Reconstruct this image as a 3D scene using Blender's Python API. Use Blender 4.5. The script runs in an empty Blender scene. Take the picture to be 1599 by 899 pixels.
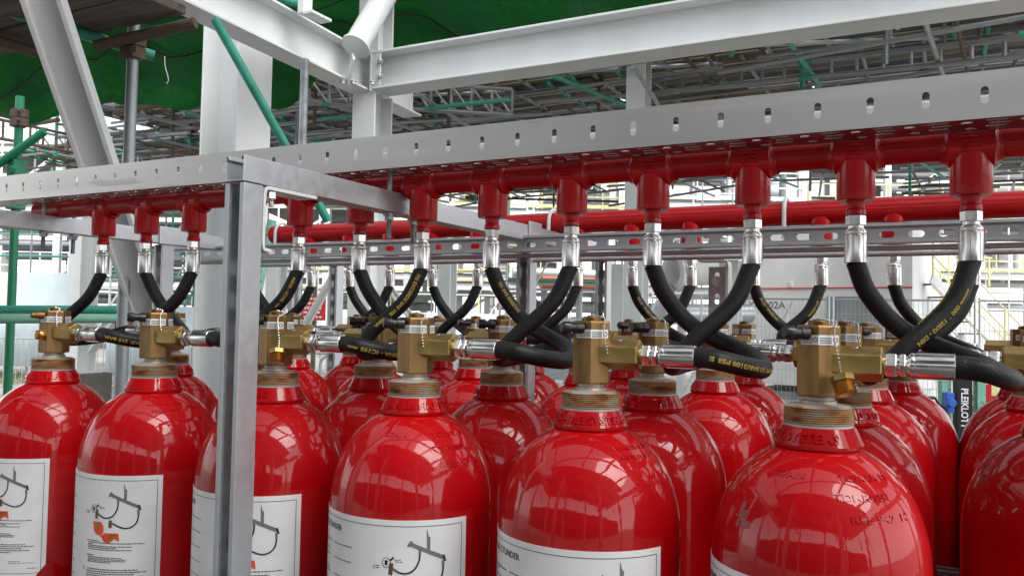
import bpy, bmesh, math, random
from mathutils import Vector, Matrix
R = math.radians
random.seed(7)
scene = bpy.context.scene
col = scene.collection

# ------------------------------------------------------------------ camera
CAM = Vector((0.149765, -1.165417, 0.13123))
RV = Vector((0.885255, 0.464706, 0.019308)).normalized()
FV = Vector((-0.465106, 0.884403, 0.038843)).normalized()
UV = RV.cross(FV).normalized()
FPX = 1285.05
cd = bpy.data.cameras.new('camera')
cd.sensor_width = 36.0
cd.lens = FPX / 1599.0 * 36.0
cd.clip_start = 0.05
cd.clip_end = 2000.0
co = bpy.data.objects.new('camera', cd)
col.objects.link(co)
M3 = Matrix((RV, UV, -FV)).transposed()
co.matrix_world = Matrix.Translation(CAM) @ M3.to_4x4()
scene.camera = co

# ------------------------------------------------------------------ world, sun, exposure
SUN_EL, SUN_AZ = R(52), R(112)      # azimuth measured clockwise from +Y
w = bpy.data.worlds.new('World'); scene.world = w; w.use_nodes = True
nt = w.node_tree; nt.nodes.clear()
sky = nt.nodes.new('ShaderNodeTexSky'); sky.sky_type = 'NISHITA'; sky.sun_disc = False
sky.sun_elevation = SUN_EL; sky.sun_rotation = SUN_AZ
sky.dust_density = 1.0; sky.air_density = 1.0; sky.ozone_density = 1.0
hs = nt.nodes.new('ShaderNodeHueSaturation'); hs.inputs['Saturation'].default_value = 0.16
bg = nt.nodes.new('ShaderNodeBackground'); bg.inputs['Strength'].default_value = 0.15
ow = nt.nodes.new('ShaderNodeOutputWorld')
nt.links.new(sky.outputs[0], hs.inputs['Color']); nt.links.new(hs.outputs[0], bg.inputs['Color'])
nt.links.new(bg.outputs[0], ow.inputs['Surface'])
sl = bpy.data.lights.new('sun', 'SUN'); sl.energy = 1.0; sl.angle = R(38); sl.color = (1.0, 0.97, 0.93)
so = bpy.data.objects.new('sun', sl); col.objects.link(so)
sd = Vector((math.sin(SUN_AZ) * math.cos(SUN_EL), math.cos(SUN_AZ) * math.cos(SUN_EL), math.sin(SUN_EL)))
so.rotation_euler = sd.to_track_quat('Z', 'Y').to_euler()
vs = scene.view_settings
vs.view_transform = 'Standard'; vs.look = 'None'; vs.gamma = 1.0; vs.exposure = 1.4; vs.use_curve_mapping = False

GZ = -1.45     # ground level (z = 0 is the shoulder of the front cylinders)


def at(px, py, d):
    """a point of the place, from its direction in the photograph and its distance"""
    return CAM + (FV + RV * ((px - 799.5) / FPX) - UV * ((py - 449.5) / FPX)) * d


# ------------------------------------------------------------------ materials
def newmat(name):
    m = bpy.data.materials.new(name); m.use_nodes = True
    n = m.node_tree; b = n.nodes['Principled BSDF']
    return m, n, b


def mat(name, c, rough=0.5, metal=0.0, var=0.0, scale=8.0, stretch=(1, 1, 1), c2=None, bump=0.0, bscale=60.0,
        coat=0.0, crough=0.05, rvar=0.0, spots=None, sscale=20, sth=0.62, trans=0.0, coord='Object', detail=5.0, spec=None):
    m, n, b = newmat(name)
    L = n.links
    tc = n.nodes.new('ShaderNodeTexCoord'); mp = n.nodes.new('ShaderNodeMapping')
    mp.inputs['Scale'].default_value = stretch
    L.new(tc.outputs[coord], mp.inputs['Vector'])
    b.inputs['Base Color'].default_value = (*c, 1)
    b.inputs['Roughness'].default_value = rough
    b.inputs['Metallic'].default_value = metal
    if spec is not None: b.inputs['Specular IOR Level'].default_value = spec
    if coat:
        b.inputs['Coat Weight'].default_value = coat; b.inputs['Coat Roughness'].default_value = crough
    cs = None
    if var or c2 is not None:
        nz = n.nodes.new('ShaderNodeTexNoise'); nz.inputs['Scale'].default_value = scale; nz.inputs['Detail'].default_value = detail
        L.new(mp.outputs[0], nz.inputs['Vector'])
        rp = n.nodes.new('ShaderNodeValToRGB')
        d = c2 if c2 is not None else tuple(max(0, x * (1 - var)) for x in c)
        e = c if c2 is not None else tuple(min(1, x * (1 + var)) for x in c)
        rp.color_ramp.elements[0].position = 0.36; rp.color_ramp.elements[0].color = (*d, 1)
        rp.color_ramp.elements[1].position = 0.64; rp.color_ramp.elements[1].color = (*e, 1)
        L.new(nz.outputs['Fac'], rp.inputs['Fac']); cs = rp.outputs['Color']
        if rvar:
            mr = n.nodes.new('ShaderNodeMapRange')
            mr.inputs['To Min'].default_value = max(0.02, rough - rvar); mr.inputs['To Max'].default_value = rough + rvar
            mr.inputs['From Min'].default_value = 0.3; mr.inputs['From Max'].default_value = 0.7
            L.new(nz.outputs['Fac'], mr.inputs['Value']); L.new(mr.outputs[0], b.inputs['Roughness'])
    if spots is not None:
        n2 = n.nodes.new('ShaderNodeTexNoise'); n2.inputs['Scale'].default_value = sscale; n2.inputs['Detail'].default_value = 8
        n2.inputs['Roughness'].default_value = 0.65
        L.new(mp.outputs[0], n2.inputs['Vector'])
        r2 = n.nodes.new('ShaderNodeValToRGB')
        r2.color_ramp.elements[0].position = sth; r2.color_ramp.elements[0].color = (0, 0, 0, 1)
        r2.color_ramp.elements[1].position = min(1, sth + 0.06); r2.color_ramp.elements[1].color = (1, 1, 1, 1)
        L.new(n2.outputs['Fac'], r2.inputs['Fac'])
        mx = n.nodes.new('ShaderNodeMix'); mx.data_type = 'RGBA'
        L.new(r2.outputs['Color'], mx.inputs[0])
        if cs: L.new(cs, mx.inputs[6])
        else: mx.inputs[6].default_value = (*c, 1)
        mx.inputs[7].default_value = (*spots, 1)
        cs = mx.outputs[2]
    if cs: L.new(cs, b.inputs['Base Color'])
    if bump:
        n3 = n.nodes.new('ShaderNodeTexNoise'); n3.inputs['Scale'].default_value = bscale; n3.inputs['Detail'].default_value = 3
        L.new(mp.outputs[0], n3.inputs['Vector'])
        bp = n.nodes.new('ShaderNodeBump'); bp.inputs['Strength'].default_value = bump; bp.inputs['Distance'].default_value = 0.05 if name == 'green_tarpaulin' else 0.002
        L.new(n3.outputs['Fac'], bp.inputs['Height']); L.new(bp.outputs[0], b.inputs['Normal'])
        if coat: L.new(bp.outputs[0], b.inputs['Coat Normal'])
    if trans:
        ts = n.nodes.new('ShaderNodeBsdfTranslucent'); ms = n.nodes.new('ShaderNodeMixShader')
        ms.inputs[0].default_value = trans
        if cs: L.new(cs, ts.inputs['Color'])
        else: ts.inputs['Color'].default_value = (*c, 1)
        L.new(b.outputs[0], ms.inputs[1]); L.new(ts.outputs[0], ms.inputs[2])
        L.new(ms.outputs[0], n.nodes['Material Output'].inputs['Surface'])
    return m


M = {}
M['red'] = mat('red_gloss_paint', (0.46, 0.0005, 0.0035), rough=0.5, spec=0.08, c2=(0.36, 0.0005, 0.003), scale=5, coat=0.72, crough=0.035, bump=0.05, bscale=95, spots=(0.30, 0.012, 0.012), sscale=38, sth=0.72)
def vary(m, lo, hi):
    n = m.node_tree; b = n.nodes['Principled BSDF']; l = b.inputs['Base Color'].links[0]; src = l.from_socket
    oi = n.nodes.new('ShaderNodeObjectInfo'); mr = n.nodes.new('ShaderNodeMapRange'); mr.inputs['To Min'].default_value = lo; mr.inputs['To Max'].default_value = hi
    n.links.new(oi.outputs['Random'], mr.inputs['Value'])
    v = n.nodes.new('ShaderNodeVectorMath'); v.operation = 'SCALE'; n.links.new(src, v.inputs[0]); n.links.new(mr.outputs[0], v.inputs['Scale']); n.links.new(v.outputs[0], b.inputs['Base Color'])
    tc = n.nodes.new('ShaderNodeTexCoord'); nz = n.nodes.new('ShaderNodeTexNoise'); nz.noise_dimensions = '4D'; nz.inputs['Scale'].default_value = 9; nz.inputs['Detail'].default_value = 10; nz.inputs['Roughness'].default_value = 0.7
    mw = n.nodes.new('ShaderNodeMath'); mw.operation = 'MULTIPLY'; mw.inputs[1].default_value = 40; n.links.new(oi.outputs['Random'], mw.inputs[0]); n.links.new(mw.outputs[0], nz.inputs['W'])
    n.links.new(tc.outputs['Object'], nz.inputs['Vector'])
    r = n.nodes.new('ShaderNodeMapRange'); r.inputs['From Min'].default_value = 0.48; r.inputs['From Max'].default_value = 0.68; r.inputs['To Min'].default_value = 0.03; r.inputs['To Max'].default_value = 0.12
    n.links.new(nz.outputs['Fac'], r.inputs['Value']); n.links.new(r.outputs[0], b.inputs['Coat Roughness'])
vary(M['red'], 0.84, 1.1)
M['redpipe'] = mat('red_pipe_paint', (0.48, 0.001, 0.005), rough=0.5, spec=0.2, c2=(0.40, 0.001, 0.004), scale=6, coat=0.5, crough=0.12, bump=0.12, bscale=160)
M['brass'] = mat('dull_brass', (0.30, 0.185, 0.075), rough=0.42, metal=0.8, c2=(0.17, 0.095, 0.036), scale=14, stretch=(2.5, 2.5, 0.7), rvar=0.1, bump=0.08, bscale=220, spots=(0.10, 0.06, 0.03), sscale=45, sth=0.66)
M['brass_bright'] = mat('yellow_brass', (0.45, 0.33, 0.12), rough=0.4, metal=0.8, c2=(0.30, 0.20, 0.065), scale=22, stretch=(0.8, 2, 2), rvar=0.08, bump=0.05, bscale=220)
M['plug'] = mat('orange_brass', (0.52, 0.30, 0.10), rough=0.3, metal=0.9, c2=(0.36, 0.18, 0.05), scale=40)
M['steel'] = mat('zinc_plated_steel', (0.76, 0.75, 0.73), rough=0.24, metal=0.95, c2=(0.55, 0.54, 0.52), scale=30, stretch=(1, 1, 0.25), rvar=0.09, bump=0.06, bscale=200, spots=(0.22, 0.19, 0.17), sscale=60, sth=0.70)
M['stainless'] = mat('brushed_stainless', (0.52, 0.495, 0.48), rough=0.31, metal=1.0, c2=(0.45, 0.425, 0.41), scale=3.0, stretch=(0.5, 2, 9), rvar=0.06, spots=(0.36, 0.345, 0.335), sscale=3.4, sth=0.60)
M['galv'] = mat('galvanised_steel', (0.52, 0.54, 0.56), rough=0.45, metal=0.65, c2=(0.48, 0.50, 0.52), scale=70, rvar=0.08, bump=0.06, bscale=120, spots=(0.70, 0.72, 0.76), sscale=120, sth=0.70)
M['galv_tube'] = mat('galvanised_tube', (0.36, 0.38, 0.40), rough=0.45, metal=0.6, c2=(0.22, 0.23, 0.24), scale=14, spots=(0.20, 0.13, 0.08), sscale=30, sth=0.66)
M['white'] = mat('white_steel_paint', (0.68, 0.70, 0.70), rough=0.42, c2=(0.62, 0.64, 0.635), scale=2.5, stretch=(1, 1, 0.4), spots=(0.46, 0.44, 0.39), sscale=14, sth=0.69, bump=0.04, bscale=50)
M['white_far'] = mat('pale_weathered_paint', (0.80, 0.81, 0.80), rough=0.6, c2=(0.70, 0.72, 0.72), scale=1.2)
M['grey_far'] = mat('grey_far_steel', (0.34, 0.36, 0.36), rough=0.6, c2=(0.22, 0.24, 0.25), scale=1.5)
M['dark_far'] = mat('dark_grating', (0.20, 0.21, 0.215), rough=0.7, c2=(0.12, 0.125, 0.13), scale=2.5)
M['silver_far'] = mat('silver_lagging', (0.62, 0.64, 0.66), rough=0.35, metal=0.5, c2=(0.45, 0.47, 0.5), scale=1.0)
M['yellow'] = mat('yellow_rail_paint', (0.80, 0.72, 0.34), rough=0.5, var=0.1)
M['teal'] = mat('teal_scaffold_paint', (0.045, 0.34, 0.235), rough=0.5, c2=(0.03, 0.22, 0.16), scale=9, spots=(0.16, 0.10, 0.06), sscale=22, sth=0.66)
M['mint'] = mat('chipped_mint_paint', (0.22, 0.50, 0.37), rough=0.5, c2=(0.16, 0.40, 0.29), scale=9, spots=(0.20, 0.10, 0.05), sscale=34, sth=0.56)
M['green'] = mat('green_tube_paint', (0.02, 0.25, 0.12), rough=0.45, c2=(0.015, 0.17, 0.09), scale=6, spots=(0.08, 0.07, 0.06), sscale=15, sth=0.62)
M['tarp'] = mat('green_tarpaulin', (0.010, 0.26, 0.045), rough=0.55, c2=(0.007, 0.15, 0.03), scale=0.9, detail=9, bump=1.0, bscale=5.0, trans=0.45)
M['plank'] = mat('dusty_scaffold_board', (0.15, 0.125, 0.10), rough=0.85, c2=(0.06, 0.052, 0.045), scale=3.0, stretch=(1, 7, 7), spots=(0.34, 0.32, 0.28), sscale=26, sth=0.70, bump=0.4, bscale=30)
M['deckm'] = mat('grey_deck_sheet', (0.075, 0.075, 0.08), rough=0.75, c2=(0.035, 0.035, 0.038), scale=2.0, stretch=(1, 4, 4))
M['wood'] = mat('dry_board', (0.17, 0.145, 0.10), rough=0.85, c2=(0.09, 0.075, 0.055), scale=2.4, stretch=(1, 8, 8))
M['rust'] = mat('rusty_tube', (0.13, 0.085, 0.06), rough=0.8, c2=(0.06, 0.045, 0.038), scale=15, spots=(0.25, 0.13, 0.06), sscale=30, sth=0.62)
M['rubber'] = mat('black_rubber_hose', (0.008, 0.008, 0.009), rough=0.43, c2=(0.013, 0.013, 0.015), scale=25, spots=(0.055, 0.053, 0.05), sscale=45, sth=0.70, bump=0.45, bscale=300, spec=0.3)
M['blackp'] = mat('black_plastic', (0.012, 0.012, 0.013), rough=0.3)
M['ink'] = mat('black_ink', (0.02, 0.02, 0.022), rough=0.6)
M['inkgrey'] = mat('grey_ink', (0.16, 0.16, 0.17), rough=0.6)
M['yink'] = mat('yellow_ink', (0.36, 0.25, 0.04), rough=0.6)
M['paper'] = mat('label_vinyl', (0.80, 0.80, 0.81), rough=0.35, c2=(0.73, 0.73, 0.74), scale=12, coat=0.2, crough=0.2, bump=0.35, bscale=22, spots=(0.50, 0.47, 0.44), sscale=26, sth=0.74)
M['orange'] = mat('orange_red_ink', (0.75, 0.10, 0.03), rough=0.5, c2=(0.60, 0.05, 0.02), scale=40)
M['concrete'] = mat('pale_concrete', (0.13, 0.125, 0.115), rough=0.9, c2=(0.09, 0.086, 0.08), scale=5, bump=0.4, bscale=40)
M['blue'] = mat('blue_plastic', (0.03, 0.12, 0.50), rough=0.4)
M['sign_red'] = mat('red_sign_board', (0.60, 0.03, 0.03), rough=0.5)
M['terracotta'] = mat('orange_lagging', (0.55, 0.16, 0.07), rough=0.6)
M['net'] = mat('pale_debris_net', (0.62, 0.70, 0.72), rough=0.8, c2=(0.52, 0.62, 0.64), scale=2)
M['tan'] = mat('beige_panel', (0.045, 0.045, 0.042), rough=0.7, c2=(0.03, 0.03, 0.028), scale=1)

# threaded neck: bare steel, rust bands at their own heights
def thread_mat():
    m, n, b = newmat('rusty_threads'); L = n.links
    tc = n.nodes.new('ShaderNodeTexCoord'); mp = n.nodes.new('ShaderNodeMapping'); mp.inputs['Scale'].default_value = (34, 34, 85)
    oi = n.nodes.new('ShaderNodeObjectInfo'); ad = n.nodes.new('ShaderNodeVectorMath'); ad.operation = 'ADD'
    ml = n.nodes.new('ShaderNodeVectorMath'); ml.operation = 'SCALE'; ml.inputs['Scale'].default_value = 9.0
    cb = n.nodes.new('ShaderNodeCombineXYZ')
    for k in range(3): L.new(oi.outputs['Random'], cb.inputs[k])
    L.new(cb.outputs[0], ml.inputs[0])
    L.new(tc.outputs['Object'], mp.inputs[0]); L.new(mp.outputs[0], ad.inputs[0]); L.new(ml.outputs[0], ad.inputs[1])
    nz = n.nodes.new('ShaderNodeTexNoise'); nz.inputs['Scale'].default_value = 1.0; nz.inputs['Detail'].default_value = 9
    L.new(ad.outputs[0], nz.inputs['Vector'])
    rp = n.nodes.new('ShaderNodeValToRGB'); e = rp.color_ramp.elements
    e[0].position = 0.30; e[0].color = (0.16, 0.075, 0.035, 1); e[1].position = 0.72; e[1].color = (0.50, 0.46, 0.40, 1)
    x = rp.color_ramp.elements.new(0.42); x.color = (0.32, 0.15, 0.06, 1)
    x = rp.color_ramp.elements.new(0.52); x.color = (0.52, 0.29, 0.13, 1)
    x = rp.color_ramp.elements.new(0.60); x.color = (0.40, 0.33, 0.24, 1)
    L.new(nz.outputs['Fac'], rp.inputs['Fac'])
    sx = n.nodes.new('ShaderNodeSeparateXYZ'); L.new(tc.outputs['Object'], sx.inputs[0])
    r2 = n.nodes.new('ShaderNodeValToRGB'); r2.color_ramp.elements[0].position = 0.10; r2.color_ramp.elements[0].color = (1, 1, 1, 1); r2.color_ramp.elements[1].position = 0.17; r2.color_ramp.elements[1].color = (0, 0, 0, 1)
    k = r2.color_ramp.elements.new(0.60); k.color = (0, 0, 0, 1); k = r2.color_ramp.elements.new(0.70); k.color = (0.75, 0.75, 0.75, 1)
    mu = n.nodes.new('ShaderNodeMath'); mu.operation = 'MULTIPLY'; mu.inputs[1].default_value = 25.0; L.new(sx.outputs[2], mu.inputs[0])
    a2 = n.nodes.new('ShaderNodeMath'); a2.operation = 'MULTIPLY_ADD'; a2.inputs[1].default_value = 0.18; L.new(nz.outputs['Fac'], a2.inputs[0]); L.new(mu.outputs[0], a2.inputs[2])
    s2 = n.nodes.new('ShaderNodeMath'); s2.operation = 'SUBTRACT'; s2.inputs[1].default_value = 0.08; L.new(a2.outputs[0], s2.inputs[0]); L.new(s2.outputs[0], r2.inputs['Fac'])
    mx2 = n.nodes.new('ShaderNodeMix'); mx2.data_type = 'RGBA'; L.new(r2.outputs[0], mx2.inputs[0]); L.new(rp.outputs[0], mx2.inputs[6]); mx2.inputs[7].default_value = (0.46, 0.44, 0.40, 1)
    L.new(mx2.outputs[2], b.inputs['Base Color'])
    b.inputs['Roughness'].default_value = 0.5; b.inputs['Metallic'].default_value = 0.3
    return m
M['thread'] = thread_mat()


def ground_mat():
    m, n, b = newmat('pale_gravel_ground'); L = n.links
    tc = n.nodes.new('ShaderNodeTexCoord')
    v = n.nodes.new('ShaderNodeTexVoronoi'); v.inputs['Scale'].default_value = 28
    nz = n.nodes.new('ShaderNodeTexNoise'); nz.inputs['Scale'].default_value = 0.35; nz.inputs['Detail'].default_value = 8
    L.new(tc.outputs['Object'], v.inputs['Vector']); L.new(tc.outputs['Object'], nz.inputs['Vector'])
    r1 = n.nodes.new('ShaderNodeValToRGB'); r1.color_ramp.elements[0].color = (0.22, 0.21, 0.19, 1); r1.color_ramp.elements[1].color = (0.46, 0.44, 0.40, 1)
    L.new(v.outputs['Color'], r1.inputs['Fac'])
    r2 = n.nodes.new('ShaderNodeValToRGB'); r2.color_ramp.elements[0].position = 0.45; r2.color_ramp.elements[1].position = 0.6
    r2.color_ramp.elements[0].color = (0, 0, 0, 1); r2.color_ramp.elements[1].color = (1, 1, 1, 1)
    L.new(nz.outputs['Fac'], r2.inputs['Fac'])
    mx = n.nodes.new('ShaderNodeMix'); mx.data_type = 'RGBA'
    L.new(r2.outputs[0], mx.inputs[0]); L.new(r1.outputs[0], mx.inputs[6]); mx.inputs[7].default_value = (0.47, 0.45, 0.41, 1)
    L.new(mx.outputs[2], b.inputs['Base Color']); b.inputs['Roughness'].default_value = 0.95
    bp = n.nodes.new('ShaderNodeBump'); bp.inputs['Distance'].default_value = 0.02; bp.inputs['Strength'].default_value = 0.6
    L.new(v.outputs['Distance'], bp.inputs['Height']); L.new(bp.outputs[0], b.inputs['Normal'])
    return m
M['ground'] = ground_mat()


# ------------------------------------------------------------------ mesh helpers
class MB:
    def __init__(s):
        s.v = []; s.f = []; s.m = []

    def add(s, vs, fs, mi=0):
        o = len(s.v); s.v += [tuple(x) for x in vs]; s.f += [tuple(i + o for i in f) for f in fs]; s.m += [mi] * len(fs)

    def box(s, c, d, mi=0, mx=None):
        x, y, z = d[0] / 2, d[1] / 2, d[2] / 2
        vs = [Vector((c[0] + a * x, c[1] + b * y, c[2] + e * z)) for a in (-1, 1) for b in (-1, 1) for e in (-1, 1)]
        if mx is not None: vs = [mx @ q for q in vs]
        s.add(vs, [(0, 1, 3, 2), (4, 6, 7, 5), (0, 4, 5, 1), (2, 3, 7, 6), (0, 2, 6, 4), (1, 5, 7, 3)], mi)

    def lathe(s, prof, mx=None, seg=32, mi=0, caps=True, a0=0.0):
        """prof: (r, z) list, about local z"""
        n = len(prof); vs = []
        for r, z in prof:
            for k in range(seg):
                a = a0 + 2 * math.pi * k / seg
                vs.append(Vector((r * math.cos(a), r * math.sin(a), z)))
        if mx is not None: vs = [mx @ q for q in vs]
        fs = []
        for i in range(n - 1):
            for k in range(seg):
                k2 = (k + 1) % seg
                fs.append((i * seg + k, i * seg + k2, (i + 1) * seg + k2, (i + 1) * seg + k))
        if caps:
            fs.append(tuple(range(seg))[::-1]); fs.append(tuple((n - 1) * seg + k for k in range(seg)))
        s.add(vs, fs, mi)

    def sweep(s, pts, sec, mi=0, caps=True, closed=True, up=None):
        """sweep a closed 2-D section (list of (a,b)) along pts, parallel transport"""
        fr = frames(pts, up); m = len(sec); vs = []
        for p, (t, a, b) in zip(pts, fr):
            for (x, y) in sec: vs.append(Vector(p) + a * x + b * y)
        fs = []
        for i in range(len(pts) - 1):
            for k in range(m):
                k2 = (k + 1) % m
                fs.append((i * m + k, i * m + k2, (i + 1) * m + k2, (i + 1) * m + k))
        if caps:
            fs.append(tuple(range(m))[::-1]); fs.append(tuple((len(pts) - 1) * m + k for k in range(m)))
        s.add(vs, fs, mi)

    def tube(s, pts, r, seg=12, mi=0, caps=True):
        s.sweep(pts, [(r * math.cos(2 * math.pi * k / seg), r * math.sin(2 * math.pi * k / seg)) for k in range(seg)], mi, caps)

    def build(s, name, mats, parent=None, smooth=True, ang=35, bevel=0.0, bseg=2, loc=None):
        me = bpy.data.meshes.new(name); me.from_pydata(s.v, [], s.f)
        if not isinstance(mats, (list, tuple)): mats = [mats]
        for m in mats: me.materials.append(m)
        me.polygons.foreach_set('material_index', s.m)
        me.update()
        bm = bmesh.new(); bm.from_mesh(me); bmesh.ops.recalc_face_normals(bm, faces=bm.faces); bm.to_mesh(me); bm.free()
        if smooth:
            me.polygons.foreach_set('use_smooth', [True] * len(me.polygons))
            me.set_sharp_from_angle(angle=R(ang))
        o = bpy.data.objects.new(name, me); col.objects.link(o)
        if parent: o.parent = parent
        if loc is not None: o.location = loc
        if bevel:
            b = o.modifiers.new('bevel', 'BEVEL'); b.width = bevel; b.segments = bseg; b.limit_method = 'ANGLE'; b.angle_limit = R(40)
            b.harden_normals = False
        return o


def frames(pts, up=None):
    pts = [Vector(p) for p in pts]; n = len(pts); ts = []
    for i in range(n):
        t = (pts[min(i + 1, n - 1)] - pts[max(i - 1, 0)]).normalized(); ts.append(t)
    u = Vector(up) if up is not None else (Vector((0, 0, 1)) if abs(ts[0].z) < 0.9 else Vector((1, 0, 0)))
    b = (u - ts[0] * u.dot(ts[0])).normalized(); a = b.cross(ts[0]).normalized()
    out = []
    for i in range(n):
        if i:
            q = ts[i - 1].rotation_difference(ts[i]); a = q @ a; b = q @ b
        out.append((ts[i], a.copy(), b.copy()))
    return out


def axis_mx(p0, p1, up=None):
    z = (Vector(p1) - Vector(p0)).normalized()
    u = Vector(up) if up is not None else (Vector((0, 0, 1)) if abs(z.z) < 0.9 else Vector((0, 1, 0)))
    x = u.cross(z).normalized(); y = z.cross(x)
    m = Matrix((x, y, z)).transposed().to_4x4(); m.translation = Vector(p0)
    return m


def tag(o, label=None, cat=None, group=None, kind=None):
    if label: o['label'] = label
    if cat: o['category'] = cat
    if group: o['group'] = group
    if kind: o['kind'] = kind
    return o


def empty(name, loc=(0, 0, 0), rz=0.0):
    o = bpy.data.objects.new(name, None); col.objects.link(o); o.location = loc; o.rotation_euler = (0, 0, rz)
    o.empty_display_size = 0.1
    return o


def copy_tree(o, parent=None):
    kids = list(o.children)
    c = o.copy(); col.objects.link(c)
    if parent is not None: c.parent = parent
    for k in kids: copy_tree(k, c)
    return c


_unit = {}
def stick(name, m, p0, p1, r, parent=None, seg=10):
    """a straight round tube between two points: a copy of a unit tube"""
    key = (m.name, seg, name)
    if key not in _unit:
        b = MB(); b.lathe([(1, 0), (1, 1)], seg=seg); o = b.build(name, m, ang=40); _unit[key] = o.data
        bpy.data.objects.remove(o)
    o = bpy.data.objects.new(name, _unit[key]); col.objects.link(o)
    p0 = Vector(p0); p1 = Vector(p1); L = (p1 - p0).length
    if parent is not None:
        o.parent = parent; p0 = p0 - parent.location; p1 = p1 - parent.location
    o.matrix_local = axis_mx(p0, p1) @ Matrix.Diagonal((r, r, L, 1))
    return o


_ubox = {}
def block(name, m, c, d, parent=None, rz=0.0):
    if (m.name, name) not in _ubox:
        b = MB(); b.box((0, 0, 0), (1, 1, 1)); o = b.build(name, m, smooth=False); _ubox[(m.name, name)] = o.data
        bpy.data.objects.remove(o)
    o = bpy.data.objects.new(name, _ubox[(m.name, name)]); col.objects.link(o)
    c = Vector(c)
    if parent is not None: o.parent = parent; c = c - parent.location
    o.location = c; o.rotation_euler = (0, 0, rz); o.scale = d
    return o


def hsection(H, W, tw, tf):
    h, w_, t = H / 2, W / 2, tw / 2
    return [(-w_, -h), (w_, -h), (w_, -h + tf), (t, -h + tf), (t, h - tf), (w_, h - tf), (w_, h), (-w_, h), (-w_, h - tf), (-t, h - tf), (-t, -h + tf), (-w_, -h + tf)]


def hbeam(name, m, p0, p1, H, W, tw=0.012, tf=0.018, up=(0, 0, 1), parent=None, bevel=0.002):
    b = MB(); b.sweep([p0, p1], hsection(H, W, tw, tf), up=up)
    return b.build(name, m, parent, smooth=False, bevel=bevel, bseg=1)


def strut_section(s=0.041, t=0.0025, lip=0.0085, back=0.007):
    """C strut, open towards +b (second coordinate)"""
    h = s / 2
    return [(-h, -h), (h, -h), (h, h), (h - lip, h), (h - lip, h - back), (h - lip + t, h - back), (h - lip + t, h - t), (h - t, h - t), (h - t, -h + t),
            (-h + t, -h + t), (-h + t, h - t), (-h + lip - t, h - t), (-h + lip - t, h - back), (-h + lip, h - back), (-h + lip, h), (-h, h)]


def slot_cells(mb, O, U, V, cells, t, mi=0, seg=4):
    """a plate built from rectangular cells, each with an optional stadium hole; cells: (u0,u1,v0,v1, (cu,cv,lu,lv)|None)"""
    O = Vector(O); U = Vector(U).normalized(); V = Vector(V).normalized(); N = U.cross(V).normalized()
    P = lambda u, v, k: O + U * u + V * v + N * (k * t)
    for (u0, u1, v0, v1, hole) in cells:
        if hole is None:
            mb.add([P(u0, v0, 0), P(u1, v0, 0), P(u1, v1, 0), P(u0, v1, 0)], [(0, 1, 2, 3)], mi)
            mb.add([P(u0, v0, 1), P(u1, v0, 1), P(u1, v1, 1), P(u0, v1, 1)], [(3, 2, 1, 0)], mi)
            continue
        cu, cv, lu, lv = hole; r = min(lu, lv) / 2; hx, hy = lu / 2 - r, lv / 2 - r
        ring = []; outr = []
        for q, (sx, sy) in enumerate(((1, 1), (-1, 1), (-1, -1), (1, -1))):
            for k in range(seg + 1):
                a = math.pi / 2 * (q + k / seg)
                ring.append((cu + sx * hx + r * math.cos(a), cv + sy * hy + r * math.sin(a)))
                cx, cy = (u1 if sx > 0 else u0), (v1 if sy > 0 else v0)
                f = k / seg
                # outer points: walk from one side of the corner to the other
                if q == 0: e = (cx, cv + (cy - cv) * min(1, 2 * f)) if f <= 0.5 else (cu + (cx - cu) * (2 - 2 * f), cy)
                elif q == 1: e = (cu + (cx - cu) * min(1, 2 * f), cy) if f <= 0.5 else (cx, cv + (cy - cv) * (2 - 2 * f))
                elif q == 2: e = (cx, cv + (cy - cv) * min(1, 2 * f)) if f <= 0.5 else (cu + (cx - cu) * (2 - 2 * f), cy)
                else: e = (cu + (cx - cu) * min(1, 2 * f), cy) if f <= 0.5 else (cx, cv + (cy - cv) * (2 - 2 * f))
                outr.append(e)
        n = len(ring); vs = []
        for k in (0, 1):
            vs += [P(*e, k) for e in outr]; vs += [P(*e, k) for e in ring]
        fs = []
        for i in range(n):
            j = (i + 1) % n
            fs.append((i, j, n + j, n + i)); fs.append((2 * n + i, 3 * n + i, 3 * n + j, 2 * n + j))
            fs.append((n + i, n + j, 3 * n + j, 3 * n + i))
        # drop degenerate outer quads
        o = len(mb.v); mb.v += [tuple(x) for x in vs]
        for f in fs:
            pts = []
            for i in f:
                if not pts or (vs[i] - vs[pts[-1]]).length > 1e-7: pts.append(i)
            if (vs[pts[0]] - vs[pts[-1]]).length < 1e-7: pts.pop()
            if len(pts) >= 3: mb.f.append(tuple(i + o for i in pts)); mb.m.append(mi)


def text2d(s, size, bold=0.0, align='LEFT', sx=1.0):
    cu = bpy.data.curves.new('txt', 'FONT'); cu.body = s; cu.size = size; cu.align_x = align; cu.offset = bold; cu.resolution_u = 2
    o = bpy.data.objects.new('txt', cu); col.objects.link(o)
    dg = bpy.context.evaluated_depsgraph_get(); dg.update()
    me = bpy.data.meshes.new_from_object(o.evaluated_get(dg))
    bm = bmesh.new(); bm.from_mesh(me)
    for k in range(-2, 8):
        bmesh.ops.bisect_plane(bm, geom=bm.verts[:] + bm.edges[:] + bm.faces[:], plane_co=(0, size * k / 8 + size * 0.05, 0), plane_no=(0, 1, 0), dist=1e-7)
    bm.to_mesh(me); bm.free()
    vs = [(v.co.x * sx, v.co.y) for v in me.vertices]; fs = [tuple(p.vertices) for p in me.polygons]
    bpy.data.objects.remove(o); bpy.data.meshes.remove(me); bpy.data.curves.remove(cu)
    return vs, fs


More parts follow.
